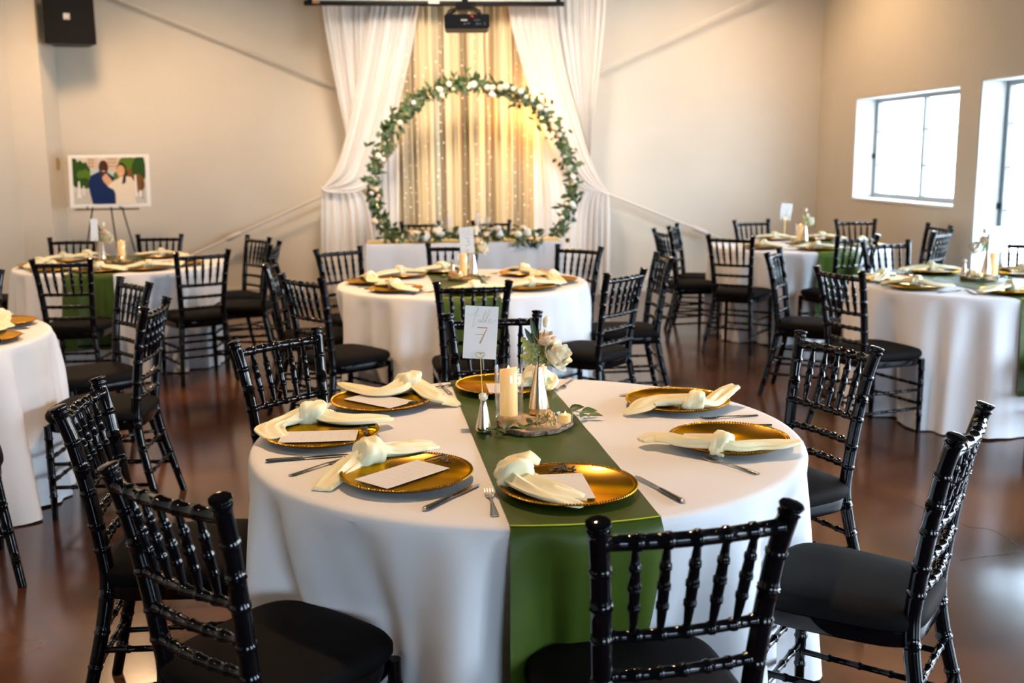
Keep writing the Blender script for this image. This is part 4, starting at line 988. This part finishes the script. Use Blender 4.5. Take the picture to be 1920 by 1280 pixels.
for k, (p, nm) in enumerate([((1640, 521), 'left'), ((1718, 536), 'front left'), ((1757, 509), 'back left'), ((1893, 543), 'front'), ((1910, 513), 'back')]): far_place(TR, p, k, nm, 'right table')
for k, (p, nm) in enumerate([((1455, 447), 'back left'), ((1437, 462), 'left'), ((1530, 465), 'front'), ((1546, 446), 'back'), ((1598, 456), 'right')]): far_place(TF, p, k, nm, 'far right table', False)

# ------------------------------------------------------------------ centrepieces
GLYPH = {'7': [([(-.30, .5), (.34, .5), (.30, .42), (-.08, -.5)], [.075, .085, .05, .11]), ([(-.38, .06), (.20, .08)], [.03, .035])],
         '3': [([(-.26, .42), (.0, .5), (.24, .36), (.18, .12), (-.05, .04), (.22, -.06), (.26, -.32), (.0, -.5), (-.28, -.42)], .09)],
         '5': [([(.28, .5), (-.16, .5), (-.22, .08), (.06, .14), (.26, -.10), (.18, -.40), (-.06, -.5), (-.28, -.40)], .09)],
         '2': [([(-.26, .32), (-.05, .5), (.22, .38), (.18, .10), (-.28, -.5), (.30, -.5)], .09)]}
def number_card(corners, num, label, ink):
    c = sum(corners, Vector())/4; ex_ = (corners[1]-corners[0]+corners[2]-corners[3]); wd = ex_.length/2; ex_.normalize()
    ez_ = (corners[0]-corners[3]+corners[1]-corners[2]); ez_ = ez_-ex_*ez_.dot(ex_); hh = ez_.length/2; ez_.normalize()
    t = thing('table_number_card', label, 'table number', (0, 0, 0), 0, 'table number cards')
    t.matrix_world = Matrix((ex_, ez_, ex_.cross(ez_))).transposed().to_4x4(); t.location = c
    b = MB(); b.box((0, 0, -.0006), (wd, hh, .0012)); b.obj('card', M_card, t, False)
    if num:
        b = MB()
        for pts, ws in GLYPH[num]:
            P = smooth_path([(x, y, 0) for x, y in pts], 5) if num != '7' else [Vector((x, y, 0)) for x, y in pts]
            S_ = hh*.30
            W2 = [q*S_ for q in ws] if isinstance(ws, list) else ws*S_
            b.ribbon([(p.x*S_+wd*.03, p.y*S_-hh*.055) for p in P], W2, .0006)
        b.obj('printed_number', ink, t)
        b = MB(); S_ = wd*.44
        word = [[(-1.0, .42), (-.75, .30), (-.5, .40), (-.32, .62), (-.25, .78), (-.42, .3), (-.58, -.35), (-.62, -.5), (-.52, -.46), (-.40, -.2)], [(-.52, .22), (-.2, .34)],
                [(-.06, -.02), (-.16, .0), (-.24, -.14), (-.16, -.2), (-.05, -.02), (-.06, -.16), (.04, -.14)], [(.04, -.14), (.2, .3), (.28, .56), (.22, .6), (.1, .1), (.12, -.16), (.24, -.14), (.26, .0), (.16, .02)],
                [(.24, -.08), (.4, .2), (.56, .55), (.58, .7), (.48, .66), (.34, .1), (.36, -.16), (.46, -.14)], [(.46, -.1), (.60, -.04), (.62, .06), (.54, .08), (.50, -.06), (.58, -.2), (.72, -.16), (.95, .05)]]
        for pts in word:
            P = smooth_path([(x, y, 0) for x, y in pts], 4) if len(pts) > 2 else [Vector((x, y, 0)) for x, y in pts]
            b.ribbon([(p.x*S_, p.y*S_+hh*.24) for p in P], .0011 if wd > .05 else .0009, .0006)
        b.obj('script_word', M_tan, t)
    return t
def holder(base, top, ex_, label):
    t = thing('card_holder', label, 'card holder', (0, 0, 0), 0, 'gold wire card holders'); base = Vector(base); top = Vector(top); t.location = base
    d = top-base; b = MB(); b.tube([(0, 0, .003), d], .0016, 6); b.obj('stem', M_wire, t)
    s_ = .012; pts = []
    for i in range(33):
        a = 2*PI*i/32; x = 16*math.sin(a)**3/17; y = (13*math.cos(a)-5*math.cos(2*a)-2*math.cos(3*a)-math.cos(4*a))/17
        pts.append(d+Vector((ex_.x*x*s_*1.15, ex_.y*x*s_*1.15-.0035, (y+1)*s_)))
    b = MB(); b.tube(pts, .0013, 6, False); b.obj('heart_clip', M_wire, t)
    b = MB(); b.tube([(.004*k_*math.cos(k_*2.6)/2, .004*k_*math.sin(k_*2.6)/2, .0025) for k_ in [q*.25 for q in range(0, 45)]], .0015, 6); b.obj('coil_base', M_wire, t)
    return t
def mk(name, cat, group): return thing(name, '', cat, (0, 0, 0), 0, group)
# prototypes built at the origin, placed on the front table first, then copied
def proto_vase(h_, r0, r1, name, group):
    b = MB(); b.lathe([(r0*.9, 0), (r0, .004), (r0*.96, h_*.15), (r0*.72, h_*.45), (r1*1.55, h_*.80), (r1*1.12, h_*.94), (r1, h_*.965), (r1*1.25, h_), (r1*1.0, h_), (r1*.8, h_*.9), (r1*1.2, h_*.7), (r0*.5, .02), (.0001, .02)], 40)
    return tag(b.obj(name, M_champ), '', 'vase', group)
vase = proto_vase(.150, .033, .0095, 'cone_vase', 'champagne metal cone vases')
bud = proto_vase(.092, .024, .0075, 'bud_vase', 'small champagne bud vases')
def proto_hurricane(h_, r_, name, group):
    b = MB(); b.lathe([(r_*.92, 0), (r_, .005), (r_, h_-.002), (r_-.0012, h_), (r_-.0026, h_-.002), (r_-.0026, .012), (.0001, .009)], 40)
    return tag(b.obj(name, M_glass), '', 'glass', group)
hur = proto_hurricane(.158, .0425, 'hurricane_glass', 'clear hurricane glasses')
b = MB(); hc_, rc_ = .142, .0262
def candle_top(i, t, r_, z): return (r_, z+(.006*math.sin(t+2.6) if i in (2, 3) else 0))
b.lathe([(rc_, 0), (rc_, .05), (rc_, hc_-.004), (rc_*.92, hc_), (rc_*.80, hc_-.007), (rc_*.3, hc_-.017), (.0001, hc_-.018)], 36, mod=candle_top)
pil = tag(b.obj('pillar_candle', M_wax), '', 'candle', 'ivory flameless pillar candles')
b = MB(); b.lathe([(.0001, hc_-.018), (.0042, hc_-.012), (.0048, hc_-.006), (.0028, hc_+.002), (.0001, hc_+.008)], 12); b.obj('flame', M_flame, pil)
b = MB(); b.lathe([(.018, 0), (.0215, .003), (.0205, .010), (.0235, .034), (.0262, .0375), (.0235, .0385), (.0215, .034), (.0185, .012), (.0001, .010)], 28); vot = tag(b.obj('votive_glass', M_glass), '', 'glass', 'glass votive cups')
b = MB(); b.lathe([(.0155, 0), (.0165, .021), (.0150, .022), (.0001, .0205)], 24); vcan = tag(b.obj('votive_candle', M_wax), '', 'candle', 'votive candles')
b = MB(); b.lathe([(.0001, .020), (.0022, .023), (.0026, .026), (.0001, .032)], 10); b.obj('flame', M_flame, vcan)
sl = MB(); fz = [random.Random(4).uniform(0, 6) for _ in range(3)]
rim = lambda i, t, r_, z: (r_*(1+.05*math.sin(3*t+1)+.03*math.sin(7*t+2)), z)
sl.lathe([(.0001, .0118), (.05, .012), (.100, .012), (.1015, .0112)], 60, mod=rim); wood = tag(sl.obj('wood_slice', M_woodface), '', 'wood slice', 'rustic wood slices')
sl = MB(); sl.lathe([(.1015, .0116), (.1085, .0125), (.1105, .006), (.1075, .0), (.05, .0), (.0001, .0)], 60, mod=lambda i, t, r_, z: (r_*(1+.05*math.sin(3*t+1)+.03*math.sin(7*t+2)+(.012*math.sin(31*t)+.01*math.sin(53*t) if i in (1, 2) else 0)), z)); sl.obj('bark', M_bark, wood)
# dried blossom cluster
dry = mk('dried_flowers', 'dried flowers', 'dried blossom clusters'); rr = random.Random(8); b = MB()
for i in range(210):
    th = rr.uniform(0, 6.28); ph_ = rr.uniform(0, 1.5); r_ = rr.uniform(.65, 1.0); b.ball((.036*r_*math.sin(ph_)*math.cos(th)*1.05, .032*r_*math.sin(ph_)*math.sin(th), .010+.044*r_*math.cos(ph_)), rr.uniform(.0026, .0046), 6, 4)
q = b.obj('blossoms', M_dry, dry); q['kind'] = 'stuff'
for i in range(7):
    b = MB(); x = rr.uniform(-.004, .004); b.tube([(-.058+rr.uniform(-.006, .006), .006+x*2, .008+rr.uniform(0, .008)), (-.02, x, .012), (.0, x, .02)], .0011, 5); b.obj('stem', M_dry, dry)
# leaf sprigs
def sprig(pts, n, size, seed, mats_):
    t = mk('leaf_sprig', 'leaves', 'green leaf sprigs'); rr_ = random.Random(seed); b = MB(); P = smooth_path(pts, 5); b.tube(P, .0013, 6); b.obj('stem', M_stem, t)
    me = [leaf_mesh('leaf', size, size*.52, .22, mm, .85, 7) for mm in mats_]
    for k in range(n):
        p = P[int((k+.6)/n*(len(P)-1))]; d = (P[min(len(P)-1, int((k+.6)/n*(len(P)-1))+1)]-P[max(0, int((k+.6)/n*(len(P)-1))-1)]); a = math.atan2(d.y, d.x)
        side = 1 if k % 2 else -1
        link('leaf', rr_.choice(me), t, p+Vector((0, 0, .001)), (rr_.uniform(.15, .6), rr_.uniform(-.3, .3)+side*.25, a-PI/2+side*rr_.uniform(.6, 1.15)), rr_.uniform(.8, 1.15))
    return t
spr1 = sprig([(-.085, .0, .006), (-.045, -.012, .012), (0, -.014, .013), (.045, -.002, .014), (.07, .010, .016)], 8, .054, 3, [M_leafd, M_leafd, M_leafm])
spr2 = sprig([(-.05, .03, .006), (-.01, .012, .012), (.03, -.01, .010), (.055, -.035, .006)], 6, .048, 4, [M_leafd, M_leafm])
# bouquet in the cone vase (origin at the vase mouth)
bq = mk('bouquet', 'flowers', 'rose and leaf bouquets')
def rose_part(loc, rot, rad, m_, seed, par):
    b = MB(); b.ball((0, 0, rad*.5), rad*.40, 10, 8, (1, 1, 1.25)); o = b.obj('rose', m_, par, loc=loc, rot=rot)
    for k, p in enumerate(rose_rings(rad, seed)):
        q = MB(); petal(q, *p); q.obj('petal', m_, o)
rose_part((.036, -.016, .020), (R(34), R(52), 0), .046, M_rose, 1, bq)
rose_part((.018, .002, .062), (R(18), R(16), 0), .031, M_rosep, 2, bq)
b = MB(); b.ball((0, 0, .010), .0085, 10, 8, (1, 1, 1.5), lambda t, p: 1+.08*math.sin(3*t+4*p)); bd_ = b.obj('rosebud', M_rose, bq, loc=(.022, 0, .118), rot=(0, R(12), 0)); bd_.scale = (1.35,)*3
for k in range(5):
    q = leaf_mesh('sepal', .020, .006, -.2, M_leafm); link('sepal', q, bd_, (0, 0, .001), (R(65), 0, k*1.256))
for (x, y, z) in ((.020, 0, .108), (.02, .004, .066), (.04, -.01, .03), (-.016, 0, .10), (-.02, 0, .06)):
    b = MB(); b.tube(smooth_path([(0, 0, -.05), (0, 0, .0), (x*.5, y*.5, z*.55), (x, y, z)], 5), .0014, 6); b.obj('stem', M_stem, bq)
for (x, z, L_, wd, ry, m_) in ((-.006, .072, .075, .017, -12, M_leafd), (-.012, .060, .060, .016, -28, M_leafd), (.000, .050, .060, .018, 3, M_leafm), (-.012, .0, .045, .012, -42, M_rosep)):
    q = leaf_mesh('leaf', L_, wd, .10, m_); link('leaf', q, bq, (x, .002, z), (R(88), R(ry), 0))
for (x, z, L_, wd, ry) in ((-.004, .018, .078, .046, -34), (-.002, .022, .068, .040, -14), (-.006, .002, .056, .034, -58), (.008, .010, .062, .042, 8), (.004, .000, .052, .036, 30), (.016, -.004, .042, .030, 48), (-.008, -.004, .050, .034, -22)):
    q = lobed_leaf('leaf', L_, wd, M_leafy if ry in (-34, -58, 8, 48) else M_leafs); link('leaf', q, bq, (x, -.008, z), (R(80), R(ry), 0))
b = MB(); rr = random.Random(3)
for i in range(16): b.tube([(.014, -.014, .045), (.020+rr.uniform(-.018, .022), -.022+rr.uniform(-.008, .006), .052+rr.uniform(-.014, .018))], [.0012, .0008], 5)
b.obj('filler_greens', mat('bright_greens', (.22, .36, .05), .5), bq)
rn = mk('ranunculus', 'flower', 'white blooms in bud vases')
b = MB()
for p in rose_rings(.0165, 5, ((4, .15, 1.0, .2), (5, .45, .95, .42), (6, .75, .85, .58))): petal(b, *p)
b.ball((0, 0, .010), .0065, 8, 6); b.obj('bloom', M_rose, rn); b = MB(); b.tube([(0, 0, -.03), (0, 0, .004)], .0014, 6); b.obj('stem', M_stem, rn)

def set_at(proto, first, label, loc, rz=0.0):
    if first: proto.location = loc; proto.rotation_euler = (0, 0, rz); proto['label'] = label; return proto
    return dup(proto, label, loc, rz)
ZS = TZ+.0045
def W3(px, py, z): return on_z(px, py, z)
# front table
p = W3(1000, 799, ZS); set_at(wood, True, 'round bark-edged wood slice under the candle on the front table', (p.x, p.y, ZS)); z1 = ZS+.0125
p = W3(955, 783, z1); set_at(hur, True, 'clear hurricane glass around the lit pillar candle on the front table', (p.x, p.y, z1)); set_at(pil, True, 'lit ivory pillar candle inside the front table hurricane glass', (p.x-.001, p.y, z1+.0095))
p = W3(1010, 775, z1); set_at(vase, True, 'tall champagne cone vase holding the bouquet on the front table', (p.x, p.y, z1)); set_at(bq, True, 'cream roses with green leaves in the front table cone vase', (p.x, p.y, z1+.150))
p = W3(907, 809, ZS); set_at(bud, True, 'small champagne bud vase left of the candle on the front table', (p.x, p.y, ZS)); set_at(rn, True, 'white bloom in the small bud vase on the front table', (p.x, p.y, ZS+.092))
p = W3(1060, 797, z1); set_at(vot, True, 'glass votive cup at the right of the front table wood slice', (p.x, p.y, z1)); set_at(vcan, True, 'lit votive candle in the front table glass cup', (p.x, p.y, z1+.0105))
p = W3(1024, 801, z1); set_at(dry, True, 'tan dried blossom cluster lying before the front table cone vase', (p.x, p.y, z1-.004), R(-8))
p = W3(950, 812, ZS); set_at(spr1, True, 'dark green leaf sprig draped over the front of the wood slice', (p.x, p.y, ZS+.001))
p = W3(1076, 779, ZS); set_at(spr2, True, 'green leaf sprig behind the votive cup on the front table', (p.x, p.y, ZS+.001), R(-20))
hb = W3(907, 792, ZS)
def card_at(q, Y): return [on_y(x, y, Y) for x, y in q]
number_card(card_at([(870, 572.5), (933, 575), (932, 674), (870, 671)], hb.y+.012), '7', 'white card reading table 7 in bronze on the front table', M_bronze)
tp = on_y(901, 673, hb.y+.004); holder(hb, tp, Vector((1, 0, 0)), 'gold wire card holder with heart clip on the front table')
# middle table
o = W3(872, 524, ZS); MT = 'on the middle table'
set_at(wood, False, 'round wood slice under the candle '+MT, (o.x, o.y+.03, ZS), 1.0)
x, y = o.x, o.y+.03
set_at(hur, False, 'clear hurricane glass behind card 3 '+MT, (x-.005, y+.03, z1)); set_at(pil, False, 'lit ivory pillar candle below card 3 '+MT, (x-.006, y+.03, z1+.0095))
set_at(vase, False, 'tall champagne cone vase right of the candle '+MT, (x+.058, y+.055, z1)); set_at(bq, False, 'cream and green bouquet right of card 3 '+MT, (x+.058, y+.055, z1+.150), .3)
set_at(bud, False, 'small champagne bud vase left of the candle '+MT, (x-.075, y+.13, ZS)); set_at(rn, False, 'white bloom in the bud vase '+MT, (x-.075, y+.13, ZS+.092))
set_at(vot, False, 'glass votive cup in front of the candle '+MT, (x-.03, y-.06, z1)); set_at(vcan, False, 'votive candle in its glass cup '+MT, (x-.03, y-.06, z1+.0105))
set_at(dry, False, 'tan dried blossom cluster left of the candle '+MT, (x-.075, y, z1-.004), 2.0)
set_at(spr1, False, 'green leaf sprig left of the votive '+MT, (x-.10, y-.08, ZS+.001), 2.2); set_at(spr2, False, 'green leaf sprig below the cone vase '+MT, (x+.085, y-.05, ZS+.001), .5)
Yc = y-.13
number_card(card_at([(861, 427), (887, 424.6), (890, 474), (862.6, 475.5)], Yc), '3', 'white card reading table 3 on the middle table', M_ink)
tp = on_y(876, 474, Yc-.008); holder((tp.x, Yc-.005, ZS), tp, Vector((1, 0, 0)), 'gold wire card holder under card 3 on the middle table')
# far left table
LT = 'on the far left table'; x, y = -2.21, 8.33
set_at(wood, False, 'round wood slice under the candle '+LT, (x, y, ZS), 2.0); set_at(hur, False, 'clear hurricane glass right of the cone vase '+LT, (x+.02, y+.03, z1)); set_at(pil, False, 'lit ivory pillar candle right of the vase '+LT, (x+.02, y+.03, z1+.0095))
q = on_y(192, 480, y+.05); set_at(vase, False, 'tall champagne cone vase beside the edge-on card '+LT, (q.x, y+.05, z1)); set_at(bq, False, 'bouquet with a large cream rose '+LT, (q.x, y+.05, z1+.150), .1)
set_at(vot, False, 'glass votive cup before the candle '+LT, (x+.045, y-.065, z1)); set_at(vcan, False, 'votive candle in its glass cup '+LT, (x+.045, y-.065, z1+.0105))
q = on_y(228, 487, y); set_at(dry, False, 'tan dried blossom cluster right of the candle '+LT, (q.x-.01, y-.01, z1-.004), 3.0); set_at(spr1, False, 'dark green leaf sprig before the cone vase '+LT, (x-.03, y-.11, ZS+.001), .2); set_at(spr2, False, 'green leaf sprig at the right of the candle '+LT, (x+.13, y+.02, ZS+.001), .9)
q = card_at([(168, 410.5), (182, 410.5), (186, 451.5), (172, 451.5)], y-.02)
q[1].y += .13; q[2].y += .13; q[0] = on_y(168, 410.5, y-.08); q[3] = on_y(172, 451.5, y-.08); q[1] = on_y(182, 410.5, y+.01); q[2] = on_y(186, 451.5, y+.01)
number_card(q, None, 'white card turned nearly edge-on on the far left table', M_ink)
tp = on_y(179, 452, y-.035); holder((tp.x, y-.035, ZS), tp, Vector((.4, .9, 0)), 'gold wire card holder under the edge-on card, far left table')
# right table
RTT = 'on the right table'; o = W3(1824, 525, ZS); x, y = o.x+.06, o.y+.03
set_at(wood, False, 'round wood slice under the vases '+RTT, (x, y, ZS), .5)
q = on_y(1862, 505, y+.12); set_at(hur, False, 'clear hurricane glass behind card 5 '+RTT, (q.x, y+.12, ZS)); set_at(pil, False, 'ivory pillar candle in the glass behind card 5 '+RTT, (q.x, y+.12, ZS+.0095))
q = on_y(1849, 512, y+.045); set_at(vase, False, 'tall champagne cone vase under the rose '+RTT, (q.x, y+.045, z1)); set_at(bq, False, 'bouquet with a cream rose left of card 5 '+RTT, (q.x-.01, y+.045, z1+.150), 3.5)
q = on_y(1807, 519, y+.02); set_at(bud, False, 'small champagne bud vase at the left end of the slice '+RTT, (q.x, y+.02, z1)); set_at(rn, False, 'white bloom in the bud vase '+RTT, (q.x, y+.02, z1+.092))
q = on_y(1837, 521, y-.04); set_at(vot, False, 'glass votive cup before the cone vase '+RTT, (q.x, y-.04, z1)); set_at(vcan, False, 'votive candle in its glass cup '+RTT, (q.x, y-.04, z1+.0105))
q = on_y(1824, 522, y-.03); set_at(dry, False, 'tan dried blossom cluster between the vases '+RTT, (q.x, y-.01, z1-.004), 1.0); set_at(spr1, False, 'dark green leaf sprig over the slice edge '+RTT, (q.x, y-.09, ZS+.002), 1.0); set_at(spr2, False, 'green leaf sprig right of the votive '+RTT, (q.x+.16, y-.07, ZS+.001), .1)
Yc = y-.02
number_card(card_at([(1856, 424), (1891, 424), (1889, 472), (1854, 472)], Yc), '5', 'grey-white card reading table 5 in front of the bright window', M_ink)
tp = on_y(1872, 472, Yc-.008); holder((tp.x, Yc-.008, ZS), tp, Vector((1, 0, 0)), 'gold wire card holder under card 5 on the right table')
# far right table
FR = 'on the far right table'; x, y = 3.40, 8.86
set_at(wood, False, 'round wood slice under the candle '+FR, (x, y, ZS), 1.5)
q = on_y(1500, 450, y+.03); set_at(hur, False, 'clear hurricane glass left of the cone vase '+FR, (q.x, y+.03, z1)); set_at(pil, False, 'ivory pillar candle in the hurricane glass '+FR, (q.x, y+.03, z1+.0095))
q = on_y(1509, 450, y-.01); set_at(vase, False, 'bright cone vase under the bouquet '+FR, (q.x, y-.01, z1)); set_at(bq, False, 'pale rose and eucalyptus bouquet '+FR, (q.x, y-.01, z1+.150), 1.2)
q = on_y(1490, 455, y-.03); set_at(dry, False, 'tan dried blossom cluster left of the candle '+FR, (q.x, y-.03, z1-.004), 1.0); set_at(spr1, False, 'dark green leaf sprig before the dried blossoms '+FR, (q.x+.01, y-.09, ZS+.002), .6)
Yc = y+.16
number_card(card_at([(1465, 381), (1486, 382), (1483, 414), (1462, 411)], Yc), '2', 'white number card raised on a stick beside the far right bouquet', M_ink)
tp = on_y(1472, 412, Yc-.006); holder((tp.x-.004, Yc-.004, ZS), tp, Vector((1, 0, 0)), 'gold wire card holder under the far right number card')
